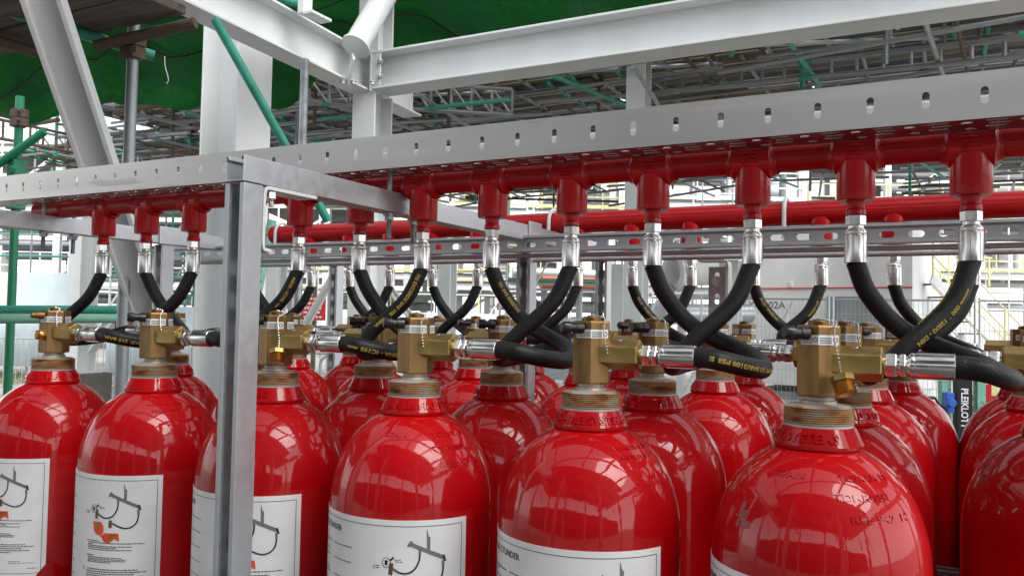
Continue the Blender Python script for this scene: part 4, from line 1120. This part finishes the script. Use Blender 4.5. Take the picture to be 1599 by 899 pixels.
# ------------------------------------------------------------------ far scaffold: a big suspended platform made of bays
def far_scaffold():
    rr = random.Random(21)
    H = 3.25; BX_, BY_ = 2.5, 2.2
    protos = []
    def board(b, y, x0, x1, z): b.box((x0 + (x1 - x0) / 2, y, z), (x1 - x0, 0.2, 0.04))
    for var in range(4):
        T = empty('scaffold_bay', (0, 0, 0))
        y = 0.14
        k = 0
        while y < BY_:
            if True:
                b = MB(); board(b, y, rr.uniform(-0.05, 0.05), BX_ + rr.uniform(-0.05, 0.05), 0.06 + rr.uniform(-0.004, 0.01)); b.build('board', M['deckm'] if rr.random() < (0.75 if var % 2 else 0.35) else M['wood'], T, smooth=False)
            y += 0.255; k += 1
        for x in (0.1, 0.72, 1.35, 1.95):
            stick('transom', M[rr.choice(['galv_tube', 'galv_tube', 'galv_tube', 'rust', 'teal'])], (x, -0.15, 0.0), (x, BY_ + 0.12, 0.0), 0.024, T, seg=8)
        for y in (0.05, 1.1):
            stick('ledger', M[rr.choice(['galv_tube', 'galv_tube', 'rust', 'galv_tube'])], (-0.1, y, -0.055), (BX_ + 0.1, y, -0.055), 0.024, T, seg=8)
        z2 = -0.42
        for y in (0.35, 1.5):
            stick('ledger', M[rr.choice(['galv_tube', 'teal', 'rust', 'galv_tube'])], (-0.1, y, z2 - rr.uniform(0, .35)), (BX_ + 0.1, y, z2 - rr.uniform(0, .35)), 0.024, T, seg=8)
        for q_ in range(3):
            zz = rr.uniform(-0.55, -0.15); yy = rr.uniform(0.1, 2.0); stick('ledger', M[rr.choice(['galv_tube', 'wood', 'rust', 'galv_tube', 'galv_tube'])], (rr.uniform(-.1, .3), yy, zz), (BX_ * rr.uniform(.6, 1.0), yy + rr.uniform(-.1, .1), zz), 0.02, T, seg=8)
            xx = rr.uniform(0.1, 2.3); stick('transom', M[rr.choice(['galv_tube', 'wood', 'rust'])], (xx, 0, zz + .06), (xx + rr.uniform(-.2, .2), BY_, zz + .06), 0.02, T, seg=8)
        for x in (0.5, 1.7):
            zz = z2 + 0.05 - rr.uniform(0, .3); stick('transom', M[rr.choice(['galv_tube', 'galv_tube', 'teal'])], (x, -0.1, zz), (x + rr.uniform(-.5, .5), BY_, zz), 0.024, T, seg=8)
        for x, y in ((0.1, 0.05), (1.35, 1.1)):
            stick('standard', M[rr.choice(['rust', 'galv_tube', 'teal'])], (x, y, -0.5 - rr.uniform(0, .35)), (x, y, 0.25), 0.024, T, seg=8)
            b = MB(); b.box((x, y, -0.05), (0.09, 0.09, 0.10)); b.build('coupler', M['rust'], T, smooth=False)
        stick('brace', M[rr.choice(['galv_tube', 'galv_tube', 'galv_tube'])], (0.0, 0.1, -0.5), (BX_ * rr.uniform(.6, 1), BY_ * .9, -0.08), 0.024, T, seg=8)
        protos.append(T)
    n = 0; used = set()
    words_x = ['far left', 'left', 'mid left', 'middle left', 'centre left', 'centre', 'centre right', 'middle right', 'right', 'far right', 'outer right', 'outermost right', 'edge']
    for r in range(8):
        for c in range(14):
            x = -22.0 + c * BX_ + 0.3 * r; y = 4.2 + r * BY_
            # keep what the photograph could see
            q = Vector((x + 1.2, y + 1.1, H)) - CAM; dz = q.dot(FV); px = 799.5 + FPX * q.dot(RV) / dz
            if dz < (8.4 if px < 900 else 6.2) or dz > 15.6 + max(0, min(4.5, (1400 - px) * 0.006)) or px < 110 or px > 2100: continue
            v = rr.randrange(4)
            if v in used: o = copy_tree(protos[v])
            else: o = protos[v]; used.add(v)
            o.location = (x, y, H + rr.uniform(-0.02, 0.02)); o.name = 'scaffold_bay'
            o['label'] = 'overhead boarded scaffold bay, %s row back, %s from left' % (['first', 'second', 'third', 'fourth', 'fifth', 'sixth', 'seventh', 'eighth'][r], ['first', 'second', 'third', 'fourth', 'fifth', 'sixth', 'seventh', 'eighth', 'ninth', 'tenth', 'eleventh', 'twelfth', 'thirteenth', 'fourteenth'][c])
            o['category'] = 'scaffold bay'; o['group'] = 'bays of the far overhead scaffold'; n += 1
    for i, T in enumerate(protos):
        if i not in used:
            for k in list(T.children): bpy.data.objects.remove(k)
            bpy.data.objects.remove(T)
far_scaffold()

def lattice(label, p0, p1, depth, r, m, n, mtips='teal', down=Vector((0, 0, -1)), diag=False):
    T = empty('lattice_beam', p0); tag(T, label, 'lattice beam', 'lattice beams hung from the scaffold'); p0 = Vector(p0); p1 = Vector(p1)
    stick('chord', M[m], p0, p1, r, T); stick('chord', M[m], p0 + down * depth, p1 + down * depth, r, T)
    b = MB()
    for k in range(n + 1):
        q = p0.lerp(p1, k / n) - p0; b.tube([q, q + down * depth], r * 0.8, 8)
        if diag and k < n: q2 = p0.lerp(p1, (k + 1) / n) - p0; b.tube([q, q2 + down * depth], r * 0.6, 6)
    b.build('web_bars', M[m], T)
    for f in (0.02, 0.22, 0.45):
        a = p0.lerp(p1, f); c = p0.lerp(p1, f + 0.035)
        stick('painted_sleeve', M[mtips], a, c, r * 1.06, T); stick('painted_sleeve', M[mtips], a + down * depth, c + down * depth, r * 1.06, T)
lattice('silver ladder beam with teal sleeves running above the tray at the right', at(1012, 126, 10.5), at(1680, 50, 7.0), 0.165, 0.024, 'galv_tube', 17)
lattice('dark lattice beam against the white sky at the far left', at(-40, 178, 11.0), at(125, 214, 12.5), 0.26, 0.022, 'rust', 8, 'rust', diag=False)
lattice('dark lattice beam hanging lower behind the left diagonal brace', at(60, 205, 13.0), at(300, 262, 16), 0.3, 0.022, 'galv_tube', 10, 'teal', diag=True)
lattice('teal and grey lattice beam half hidden behind the node column', at(420, 118, 9.6), at(800, 140, 9.6), 0.3, 0.024, 'galv_tube', 12, 'teal', diag=True)
def mesh_toeboard():
    for k, (a, b_) in enumerate((((180, 142, 9.5), (268, 124, 9.2)), ((45, 165, 11.0), (92, 156, 10.6)))):
        T = empty('perforated_guard', at(*a)); tag(T, ('larger' if k == 0 else 'smaller') + ' perforated sheet with white sky showing through, under the tarpaulin at the left', 'perforated sheet')
        p, q = at(*a), at(*b_); U = (q - p); L = U.length; n = int(L / 0.055); b = MB(); c = L / n
        slot_cells(b, (0, 0, 0), U, (0, 0, -1), [(i * c, (i + 1) * c, j * 0.055, (j + 1) * 0.055, (i * c + c / 2, j * 0.055 + .0275, 0.032, 0.026)) for i in range(n) for j in range(4 if k else 4)], 0.004, seg=1)
        b.build('sheet', M['rust'], T, smooth=False); stick('tube', M['rust'], p + Vector((0, 0, 0.05)), q + Vector((0, 0, 0.05)), 0.03, T)
        stick('tube', M['rust'], p - Vector((0, 0, 0.26)), q - Vector((0, 0, 0.26)), 0.03, T)
mesh_toeboard()

# ------------------------------------------------------------------ the bright plant beyond
def module(label, px0, px1, d, deep, levels, seed, steel='white_far', rail='white_far', fill=0.8, pipes=4, top=None):
    """an open process structure: columns, floors, handrails, pipes and vessels on its floors"""
    rr = random.Random(seed)
    a, b_ = at(px0, 500, d), at(px1, 500, d); U = Vector((b_.x - a.x, b_.y - a.y, 0)); L = U.length; U.normalize(); V = Vector((-U.y, U.x, 0))
    T = empty('process_structure', (a.x, a.y, GZ), math.atan2(U.y, U.x)); tag(T, label, 'process structure', 'process structures beyond the site fences')
    n = max(2, int(L / 3.2)); c = L / n
    Hh = (top or levels[-1] + 2.6) - GZ
    for j in range(2):
        for i in range(n + 1):
            b = MB(); b.box((i * c, j * deep, Hh / 2), (0.26, 0.26, Hh)); b.build('column', M[steel], T, smooth=False)
    for z in levels:
        h = z - GZ
        b = MB(); b.box((L / 2, deep / 2, h), (L + 0.4, deep + 0.3, 0.07)); b.build('floor', M['dark_far'], T, smooth=False)
        for y in (0, deep):
            b = MB(); b.box((L / 2, y, h - 0.17), (L, 0.14, 0.26)); b.build('floor_beam', M[steel], T, smooth=False)
        b = MB()
        for hh in (0.5, 1.05): b.box((L / 2, -0.2, h + hh), (L, 0.045, 0.045))
        m = int(L / 1.1)
        for k in range(m + 1): b.box((k * L / m, -0.2, h + 0.52), (0.045, 0.045, 1.05))
        b.box((L / 2, -0.2, h + 0.12), (L, 0.02, 0.14)); b.build('handrail', M[rail], T, smooth=False)
        for k in range(pipes):
            r = rr.choice([0.06, 0.09, 0.14, 0.22]); y = rr.uniform(0.3, deep - 0.2); zz = h - 0.45 - r - rr.uniform(0, 0.9)
            x0 = rr.uniform(0, L * 0.3); x1 = rr.uniform(L * 0.6, L)
            b = MB(); pts = [(x0, y, zz + 0.8), (x0, y, zz), (x1, y, zz), (x1, y, zz - 0.9)]
            b.tube([pts[0], (x0, y, zz - 0.001), (x0 + 0.02, y, zz), pts[2], (x1 + .01, y, zz - .02), pts[3]] if False else [(x0, y, zz), (x1, y, zz)], r, 12)
            if rr.random() < .7: b.tube([(x1 - r, y, zz), (x1 - r, y, zz - 1.6)], r, 12)
            b.build('pipe', M[rr.choice(['silver_far', 'white_far', 'silver_far', 'grey_far'])], T, ang=50)
        x = rr.uniform(0.5, 1.5)
        while x < L - 1:
            if rr.random() < fill:
                k = rr.random(); w_ = rr.uniform(0.5, 1.5); hh = rr.uniform(0.6, 1.8); b = MB()
                if k < 0.3:
                    b.lathe([(0.05, 0), (w_ / 2, 0.1), (w_ / 2, hh), (0.05, hh + .15)], Matrix.Translation((x + w_ / 2, deep * .5, h + 0.05)), 18); b.build('vessel', M[rr.choice(['silver_far', 'white_far'])], T)
                elif k < 0.5:
                    b.lathe([(0.05, 0), (0.42, 0.1), (0.42, w_ * 1.6), (0.05, w_ * 1.6 + .12)], axis_mx((x, deep * .4, h + 0.75), (x + 1, deep * .4, h + 0.75)), 18)
                    b.box((x + .3, deep * .4, h + .2), (.15, .6, .4)); b.box((x + w_ * 1.2, deep * .4, h + .2), (.15, .6, .4)); b.build('vessel', M['silver_far'], T)
                else:
                    b.box((x + w_ / 2, deep * rr.uniform(.3, .7), h + hh / 2 + .05), (w_, rr.uniform(.4, 1.2), hh)); b.box((x + w_ / 2, deep * .25, h + hh * .6), (w_ * .6, .2, hh * .3))
                    b.build('cabinet', M[rr.choice(['grey_far', 'white_far', 'tan', 'dark_far'])], T, smooth=False)
            x += rr.uniform(1.4, 2.6)
    for k in range(n):
        if rr.random() < 0.6:
            z0 = rr.choice([GZ] + levels[:-1]) - GZ; b = MB(); b.tube([(k * c, 0, z0), ((k + 1) * c, 0, z0 + 2.6)], 0.07, 8); b.build('brace', M[steel], T)
    return T

def tower(label, px, pxw, d, ztop, seed, mains=('white_far', 'galv_tube', 'teal'), net=0.0, floors=True):
    """birdcage scaffold tower"""
    rr = random.Random(seed); a = at(px, 500, d); w_ = pxw / FPX * d; nx = max(2, round(w_ / 1.5)); cx = w_ / nx; H = ztop - GZ; nz = max(2, int(H / 1.0)); cz = H / nz
    T = empty('scaffold_tower', (a.x, a.y, GZ), R(27)); tag(T, label, 'scaffold tower', 'scaffold towers on the far side of the yard')
    def st(nm, m, p, q, r=0.026): 
        o = stick(nm, M[m], p, q, r, None, seg=6); o.parent = T; return o
    for i in range(nx + 1):
        for j in (0, 1.2): st('standard', rr.choice(mains), (i * cx, j, 0), (i * cx, j, H + rr.uniform(0, .9)))
    for k in range(1, nz + 1):
        z = k * cz
        for j in (0, 1.2): st('ledger', rr.choice(mains), (-.2, j, z), (w_ + .2, j, z))
        if k % 2 == 0:
            st('guard_rail', rr.choice(mains), (-.1, 0, z + .5), (w_ + .1, 0, z + .5))
            if floors: b = MB(); b.box((w_ / 2, .6, z + .05), (w_, 1.15, .05)); b.build('platform', M[rr.choice(['wood', 'white_far', 'galv_tube'])], T, smooth=False)
    for i in range(nx):
        if rr.random() < .8: z = rr.randrange(0, max(1, nz - 1)) * cz; st('brace', rr.choice(mains), (i * cx, -.03, z), ((i + 1) * cx, -.03, z + 2 * cz))
    if net:
        b = MB(); m = 14; vs = [(w_ * i / m, -0.08 - 0.05 * math.sin(i * 2.1), z) for z in (0.3, H * net) for i in range(m + 1)]
        b.add(vs, [(i, i + 1, m + 2 + i, m + 1 + i) for i in range(m)]); nn = b.build('debris_net', M['net'], T); sm = nn.modifiers.new('t', 'SOLIDIFY'); sm.thickness = 0.01
    return T

module('white multi storey process structure with pipes and handrails seen far off at the left', -160, 330, 34, 7, [1.5, 4.2, 7.0], 1, pipes=5)
module('pale process structure with grey vessels seen between the columns left of centre', 380, 760, 38, 8, [2.2, 5.4, 8.6], 2, rail='yellow', pipes=5)
module('process structure with yellow handrails far behind the centre tees', 700, 1080, 33, 7, [1.6, 4.6, 7.8], 3, rail='yellow', pipes=5)
module('dark floored process structure with thick pipes far right of the centre', 1030, 1250, 30, 6, [4.6, 7.2, 9.8], 4, pipes=5)
module('grey process structure with vessels above the white cabin at the right', 1260, 1760, 36, 7, [2.6, 5.3, 8.2], 5, rail='yellow', pipes=5)
tower('white and teal scaffold tower with pale debris net, farthest left', -60, 210, 19, 4.4, 1, net=0.42)
tower('scaffold tower with boarded lifts left of the white plinth column', 150, 150, 23, 5.2, 2)
tower('scaffold tower with net seen through the gap right of the plinth column', 170, 190, 17, 2.0, 3, net=0.5)
tower('slim scaffold tower behind the galvanised post', 430, 130, 22, 3.2, 4, mains=('white_far', 'yellow', 'galv_tube'))
tower('wide scaffold tower with yellow tubes behind the centre hoses', 600, 220, 26, 4.4, 5, mains=('white_far', 'yellow', 'galv_tube'), net=0.3)
tower('scaffold tower with teal tubes and net left of the slotted upright', 790, 190, 18, 2.2, 6, mains=('galv_tube', 'teal', 'white_far'), net=0.45)
tower('tall scaffold tower rising just left of the seventh tee', 770, 120, 27, 5.6, 7, mains=('white_far', 'white_far', 'yellow'))
tower('scaffold tower with white tubes seen between the tees right of centre', 1030, 130, 22, 5.4, 8, mains=('white_far', 'white_far', 'galv_tube'))
tower('small dark scaffold tower beside the rightmost far columns', 1500, 150, 24, 5.0, 9, mains=('galv_tube', 'grey_far', 'white_far'))

# orange lagged pipe run in the middle distance
T = empty('pipe_run', at(850, 440, 20)); tag(T, 'orange lagged pipe with white cladding beside it, behind the centre hoses', 'pipe run')
o = lambda p: Vector(p) - T.location
b = MB(); b.tube([o(at(845, 441, 20)), o(at(960, 446, 20.5))], 0.17, 16); b.build('lagged_pipe', M['terracotta'], T)
b = MB(); b.tube([o(at(800, 425, 21)), o(at(1000, 432, 21.5))], 0.14, 16); b.build('clad_pipe', M['silver_far'], T)
for x in (850, 905, 950):
    p = at(x, 440, 20.2); b = MB(); b.box((o((p.x, p.y, (p.z + GZ) / 2))), (0.12, 0.12, p.z - GZ)); b.build('support', M['grey_far'], T, smooth=False)
# big horizontal white pipes right of centre
T = empty('pipe_bridge', at(1050, 380, 16)); tag(T, 'fat white horizontal pipes with flanges on a support, right of the centre columns', 'pipe bridge')
o = lambda p: Vector(p) - T.location
for k, (x0, x1, y, r, m) in enumerate(((1050, 1175, 425, .26, 'white_far'), (1040, 1180, 458, .12, 'silver_far'), (1030, 1170, 490, .2, 'silver_far'))):
    b = MB(); p, q = at(x0, y, 16), at(x1, y, 16.8); b.tube([o(p), o(q)], r, 20); mx = axis_mx(o(p), o(q)); b.lathe([(r * 1.45, 0), (r * 1.45, 0.06)], mx, 20); b.lathe([(r * 1.45, .08), (r * 1.45, 0.14)], mx, 20); b.build('pipe', M[m], T)
for x in (1065, 1160):
    p = at(x, 470, 16.9); b = MB(); b.box(o((p.x, p.y, (0.9 + GZ) / 2)), (0.14, 0.14, 0.9 - GZ)); b.tube([o((p.x, p.y, GZ)), o((p.x + 1.0, p.y, 0.6))], .05, 8); b.build('support', M['white_far'], T, smooth=False)

# ------------------------------------------------------------------ white cabin, its lettering, the platform and yellow stairs
def face(px0, px1, d):
    a = at(px0, 500, d); b_ = at(px1, 500, d); return a, b_
def cabin():
    a, b_ = at(1150, 500, 18.4), at(1425, 500, 16.2); U = Vector((b_.x - a.x, b_.y - a.y, 0)); L = U.length
    T = empty('site_cabin', (a.x, a.y, GZ), math.atan2(U.y, U.x)); tag(T, 'white equipment cabin with a red line and grey panel behind the mesh fence', 'cabin')
    zt = 0.131 + (511 - 350) / FPX * 17.0 - GZ
    b = MB(); b.box((L / 2, 1.4, zt / 2 + 0.15), (L, 2.8, zt - 0.3)); b.build('wall', M['white_far'], T, smooth=False, bevel=0.01)
    b = MB(); b.box((L / 2, 1.4, zt + 0.03), (L + 0.12, 2.9, 0.08)); b.build('roof', M['grey_far'], T, smooth=False)
    zl = 0.131 + (508 - 448) / FPX * 17.0 - GZ
    b = MB(); b.box((L / 2, -0.012, zl), (L, 0.02, 0.028)); b.build('red_line', M['sign_red'], T, smooth=False)
    z0, z1 = 0.131 + (510 - 590) / FPX * 16.5 - GZ, 0.131 + (510 - 462) / FPX * 16.5 - GZ
    b = MB(); b.box((L * 0.70, -0.02, (z0 + z1) / 2), (L * 0.30, 0.04, z1 - z0)); b.build('grey_panel', M['grey_far'], T, smooth=False, bevel=0.004)
    vs, fs = text2d('K-0002A', 0.225, bold=0.0025); zz = 0.131 + (510 - 484) / FPX * 17.7 - GZ; b = MB(); x0 = L * 0.305 - max(v[0] for v in vs)
    b.add([(x0 + u, -0.006, zz + v) for u, v in vs], fs); b.build('lettering', M['inkgrey'], T, smooth=False)
    for k in range(5):
        b = MB(); b.box((0.5 + k * L / 5, -0.03, zl + 0.09), (0.05, 0.06, 0.10)); b.build('lifting_lug', M['white_far'], T, smooth=False)
    b = MB(); b.box((L / 2, 1.4, 0.075), (L - 0.3, 2.4, 0.15)); b.build('base_skid', M['grey_far'], T, smooth=False)
cabin()

def platform():
    a, b_ = at(1400, 500, 17.3), at(1548, 500, 19.0); U = Vector((b_.x - a.x, b_.y - a.y, 0)); L = U.length
    T = empty('access_platform', (a.x, a.y, GZ), math.atan2(U.y, U.x)); tag(T, 'white clad platform with yellow handrails and sloping yellow stairs at the right', 'access platform')
    zt = 0.131 + (511 - 438) / FPX * 18 - GZ
    b = MB(); b.box((L / 2, 0.8, zt / 2), (L, 1.4, zt))
    for k in range(14): b.box((0.06 + k * L / 14, 0.092, zt / 2), (0.03, 0.02, zt))
    b.build('clad_wall', M['white_far'], T, smooth=False)
    b = MB(); h = 1.05
    for hh in (0.5, h): b.box((L / 2 - .6, 0.05, zt + hh * .6), (L + 1.4, 0.035, 0.035))
    for k in range(7): b.box((-1.2 + k * (L + 1.2) / 6, 0.05, zt + .3), (0.035, 0.035, 0.66))
    b.build('handrail', M['yellow'], T, smooth=False)
    # stairs coming down to the right in front of the wall
    p0 = Vector((0.05, -0.35, zt)); p1 = Vector((L + 0.5, -0.35, 0.35))
    b = MB()
    for y in (-0.75, -0.15):
        b.sweep([(p0.x, y, p0.z), (p1.x, y, p1.z)], [(-0.02, -0.11), (0.02, -0.11), (0.02, 0.11), (-0.02, 0.11)], up=(0, 0, 1))
    b.build('stringer', M['white_far'], T, smooth=False)
    b = MB()
    for k in range(9):
        t = (k + .5) / 9; q = p0.lerp(p1, t); b.box((q.x, -0.45, q.z), (0.24, 0.58, 0.03))
    b.build('tread', M['dark_far'], T, smooth=False)
    b = MB()
    for y in (-0.78, -0.12):
        for hh in (0.45, 0.9): b.tube([(p0.x, y, p0.z + hh), (p1.x, y, p1.z + hh)], 0.016, 8)
        for t in (0, .33, .66, 1.0): q = p0.lerp(p1, t); b.tube([(q.x, y, q.z), (q.x, y, q.z + .9)], 0.02, 8)
    b.build('stair_rail', M['yellow'], T)
    # grey triangular under-stair panel
    b = MB(); b.add([(0.0, -0.10, zt - 0.1), (0.0, -0.10, 0.5), (L * .72, -0.10, 0.5), (0.0, -0.06, zt - 0.1), (0.0, -0.06, 0.5), (L * .72, -0.06, 0.5)], [(0, 1, 2), (5, 4, 3), (0, 3, 4, 1), (1, 4, 5, 2), (2, 5, 3, 0)]); b.build('side_panel', M['grey_far'], T, smooth=False)
platform()
# yellow box beam and gate post near the right edge
T = empty('barrier_beam', at(1570, 545, 8.6)); tag(T, 'pale yellow boxed barrier beam low at the right edge behind the fittings', 'barrier')
b = MB(); q = T.location; b.box((0.2, 0, 0), (0.9, 0.1, 0.085), mx=Matrix.Rotation(R(27), 4, 'Z')); b.build('beam', M['yellow'], T, smooth=False, bevel=0.005)
for k in (-0.1, 0.55):
    b = MB(); b.box((k, k * .5, (GZ - q.z) / 2), (0.05, 0.05, q.z - GZ)); b.build('post', M['yellow'], T, smooth=False)

# ------------------------------------------------------------------ mesh fence panels and crowd barriers
def fence_panel():
    T = empty('mesh_fence', (0, 0, GZ)); W_, H_ = 2.2, 2.0
    b = MB()
    for k in range(1, 31): b.box((W_ * k / 31, 0, H_ / 2 + .05), (0.006, 0.006, H_))
    for k in range(1, 8): b.box((W_ / 2, 0.006, .05 + H_ * k / 8), (W_, 0.006, 0.006))
    b.build('wire_mesh', M['galv'], T, smooth=False)
    for x in (0, W_): b = MB(); b.tube([(x, 0, 0), (x, 0, H_ + .1)], .02, 8); b.build('upright', M['galv'], T)
    for z in (0.05, H_ + .05): b = MB(); b.tube([(0, 0, z), (W_, 0, z)], .018, 8); b.build('rail', M['galv'], T)
    for x in (0, W_): b = MB(); b.box((x, 0, 0.06), (0.22, 0.6, 0.12)); b.build('foot_block', M['concrete'], T, smooth=False, bevel=.02)
    return T
fp = fence_panel()
fl = ['in front of the left end of the white cabin', 'in front of the cabin lettering', 'in front of the grey cabin panel', 'in front of the white clad platform wall', 'at the far right beside the platform', 'low behind the cylinders right of the centre']
spots = [(1110, 8.6), (1255, 8.0), (1410, 7.6)]
for i in range(6):
    o_ = fp if i == 0 else copy_tree(fp)
    base = Vector((at(1095, 500, 15.2).x, at(1095, 500, 15.2).y, GZ)); dv = Vector((math.cos(R(8)), math.sin(R(8)), 0))
    if i < 5: o_.location = base + dv * 2.27 * i; o_.rotation_euler.z = R(8)
    else: p = at(780, 500, 12.5); o_.location = (p.x, p.y, GZ); o_.rotation_euler.z = R(25)
    tag(o_, 'galvanised wire mesh fence panel ' + fl[i], 'fence panel', 'mesh fence panels')
def barrier():
    T = empty('crowd_barrier', (0, 0, GZ)); W_, H_ = 2.1, 1.08; r = .12
    pts = [(0, 0, .12), (0, 0, H_ - r)] + [(r - r * math.cos(a), 0, H_ - r + r * math.sin(a)) for a in [math.pi / 2 * k / 5 for k in range(1, 6)]] + [(W_ - r + r * math.sin(a), 0, H_ - r + r * math.cos(a)) for a in [math.pi / 2 * k / 5 for k in range(6)]] + [(W_, 0, .12)]
    b = MB(); b.tube(pts, .019, 8); b.tube([(0, 0, .2), (W_, 0, .2)], .017, 8); b.build('frame', M['galv'], T)
    b = MB()
    for k in range(1, 18): b.tube([(W_ * k / 18, 0, .2), (W_ * k / 18, 0, H_)], .008, 5)
    b.build('bars', M['galv'], T)
    for x in (.25, W_ - .25): b = MB(); b.tube([(x, -.3, .03), (x, -.1, .14), (x, .1, .14), (x, .3, .03)], .018, 6); b.tube([(x, 0, .14), (x, 0, .22)], .018, 6); b.build('foot', M['galv'], T)
    return T
bp_ = barrier()
bl = [(-40, 15.0, 25, 'galvanised crowd barrier at the left edge beyond the guard rail'), (60, 15.5, 25, 'galvanised crowd barrier behind the white plinth column'), (195, 14.5, 25, 'galvanised crowd barrier seen right of the white plinth column'), (300, 14.0, 25, 'galvanised crowd barrier hidden behind the galvanised post'),
      (448, 11.2, 27, 'galvanised crowd barrier left of the pair of hooped ends below centre'), (502, 10.6, 27, 'galvanised crowd barrier right of the pair of hooped ends below centre')]
for i, (x, d, a, l) in enumerate(bl):
    o_ = bp_ if i == 0 else copy_tree(bp_); p = at(x, 500, d); o_.location = (p.x, p.y, GZ); o_.rotation_euler.z = R(a); tag(o_, l, 'crowd barrier', 'crowd barriers')

# red safety sign fixed to a stake
T = empty('safety_sign', at(490, 481, 10.5)); T.rotation_euler.z = R(30); tag(T, 'red safety sign board with lines of white writing, low between the rear hoses', 'sign')
b = MB(); b.box((0, 0, 0), (0.30, 0.015, 0.31), 0); rr = random.Random(2)
for k in range(5):
    x = -0.13
    while x < 0.08:
        l = rr.uniform(.02, .05); b.box((x + l / 2, -0.009, 0.12 - k * .058), (l, .008, .024 if k != 2 else .038), 1); x += l + .014
b.build('board', [M['sign_red'], M['paper']], T, smooth=False)
b = MB(); b.box((0, 0.03, (GZ - T.location.z) / 2 + .2), (.05, .04, T.location.z - GZ + .3)); b.build('stake', M['wood'], T, smooth=False)

# grass at the far left
def grass():
    rr = random.Random(9); b = MB()
    for k in range(5200):
        x = at(rr.uniform(-200, 110), 500, 1).x; px = rr.uniform(-220, 150); d = rr.uniform(15.5, 22); p = at(px, 500, d)
        if math.sin(p.x * 1.3) + math.sin(p.y * 1.9) < -0.3: continue
        h = rr.uniform(.04, .16); a = rr.random() * 6.28; l = rr.uniform(-.05, .05)
        b.add([(p.x - .012 * math.cos(a), p.y - .012 * math.sin(a), GZ), (p.x + .012 * math.cos(a), p.y + .012 * math.sin(a), GZ), (p.x + l, p.y + l, GZ + h)], [(0, 1, 2)])
    tag(b.build('grass', mat('dry_grass', (0.20, 0.27, 0.06), rough=.8, c2=(0.30, 0.27, 0.12), scale=1.5), smooth=False), 'thin patchy grass on the ground at the far left', 'grass', kind='stuff')
grass()

# ------------------------------------------------------------------ material lift, crates and red frame in the gap at the right
def lift():
    p = at(1503, 620, 4.6); T = empty('material_lift', (p.x, p.y, GZ), R(20)); tag(T, 'mobile material lift with black mast lettered in white, teal posts and blue winch', 'material lift')
    zt = 0.131 + (515 - 560) / FPX * 4.6 - GZ
    b = MB(); b.box((0, 0, zt / 2 + .05), (0.085, 0.06, zt + .05)); b.build('mast', M['blackp'], T, smooth=False, bevel=.004)
    vs, fs = text2d('PLEIKLOTT', 0.052, bold=0.0014, sx=0.86); zz = 0.131 + (515 - 607) / FPX * 4.6 - GZ
    b = MB(); b.add([(-0.018 + v, -0.032, zz - u) for u, v in vs], fs); b.build('lettering', M['paper'], T, smooth=False)
    for x, w_ in ((-0.085, .05), (0.10, .045)):
        b = MB(); b.box((x, 0.03, zt / 2), (w_, .06, zt - .05)); b.build('side_post', M['mint'], T, smooth=False, bevel=.003)
    zc = 0.131 + (515 - 635) / FPX * 4.6 - GZ
    b = MB(); b.box((-0.085, -.03, zc + .02), (.04, .06, .11)); b.lathe([(.022, 0), (.022, .03)], axis_mx((-.085, -.06, zc + .02), (-.085, -1, zc + .02)), 16); b.build('winch', M['blue'], T, smooth=False, bevel=.003)
    b = MB(); b.tube([(-.10, -.06, zc - .02), (-.15, -.07, zc + .01), (-.17, -.07, zc + .045)], .007, 8); b.tube([(-.17, -.07, zc + .045), (-.225, -.07, zc + .045)], .009, 8); b.build('crank_handle', M['blackp'], T)
    b = MB(); b.box((0.0, -.3, .06), (.5, .05, .05)); b.box((-.22, .1, .06), (.05, .9, .05)); b.box((.22, .1, .06), (.05, .9, .05)); b.build('base_frame', M['mint'], T, smooth=False)
    for x, y in ((-.22, -.3), (.22, -.3), (-.22, .5), (.22, .5)): b = MB(); b.lathe([(.03, -.015), (.03, .015)], axis_mx((x, y, .03), (x + 1, y, .03)) , 14); b.build('castor', M['blackp'], T)
lift()
def redframe():
    p = at(1536, 640, 5.2); T = empty('red_trolley', (p.x, p.y, GZ), R(24)); tag(T, 'red welded trolley frame behind the cylinders at the right edge', 'trolley')
    z1 = 0.131 + (515 - 615) / FPX * 5.2 - GZ; z2 = z1 - .10
    for x in (0, .75): b = MB(); b.box((x, 0, z1 / 2 + .03), (.075, .05, z1 + .06)); b.build('upright', M['redpipe'], T, smooth=False, bevel=.003)
    for z in (z1 - .03, z2): b = MB(); b.box((.35, 0.0, z), (.9, .04, .035)); b.build('bar', M['redpipe'], T, smooth=False, bevel=.003)
    b = MB(); b.box((-.13, -.05, z1 - .06), (.22, .03, .02), mx=Matrix.Rotation(.0, 4, 'Z')); b.build('handle', M['silver_far'], T, smooth=False)
    b = MB(); b.box((.35, .25, .12), (.9, .55, .05)); b.build('deck', M['redpipe'], T, smooth=False)
redframe()
p = at(1494, 735, 4.3); T = empty('cooler_box', (p.x, p.y, GZ), R(15)); tag(T, 'white plastic box with a bright blue lid standing in the gap at the right', 'box')
zt = 0.131 + (515 - 703) / FPX * 4.3 - GZ
b = MB(); b.box((0, 0, (zt - .04) / 2), (.30, .24, zt - .04)); b.box((0, -.122, zt - .14), (.16, .01, .05)); 
for k in range(7): b.box((-.12 + k * .04, -.122, zt - .3), (.012, .008, .18))
b.build('body', M['paper'], T, smooth=False, bevel=.008)
b = MB(); b.box((0, 0, zt - .018), (.32, .26, .04)); b.build('lid', M['blue'], T, smooth=False, bevel=.008)
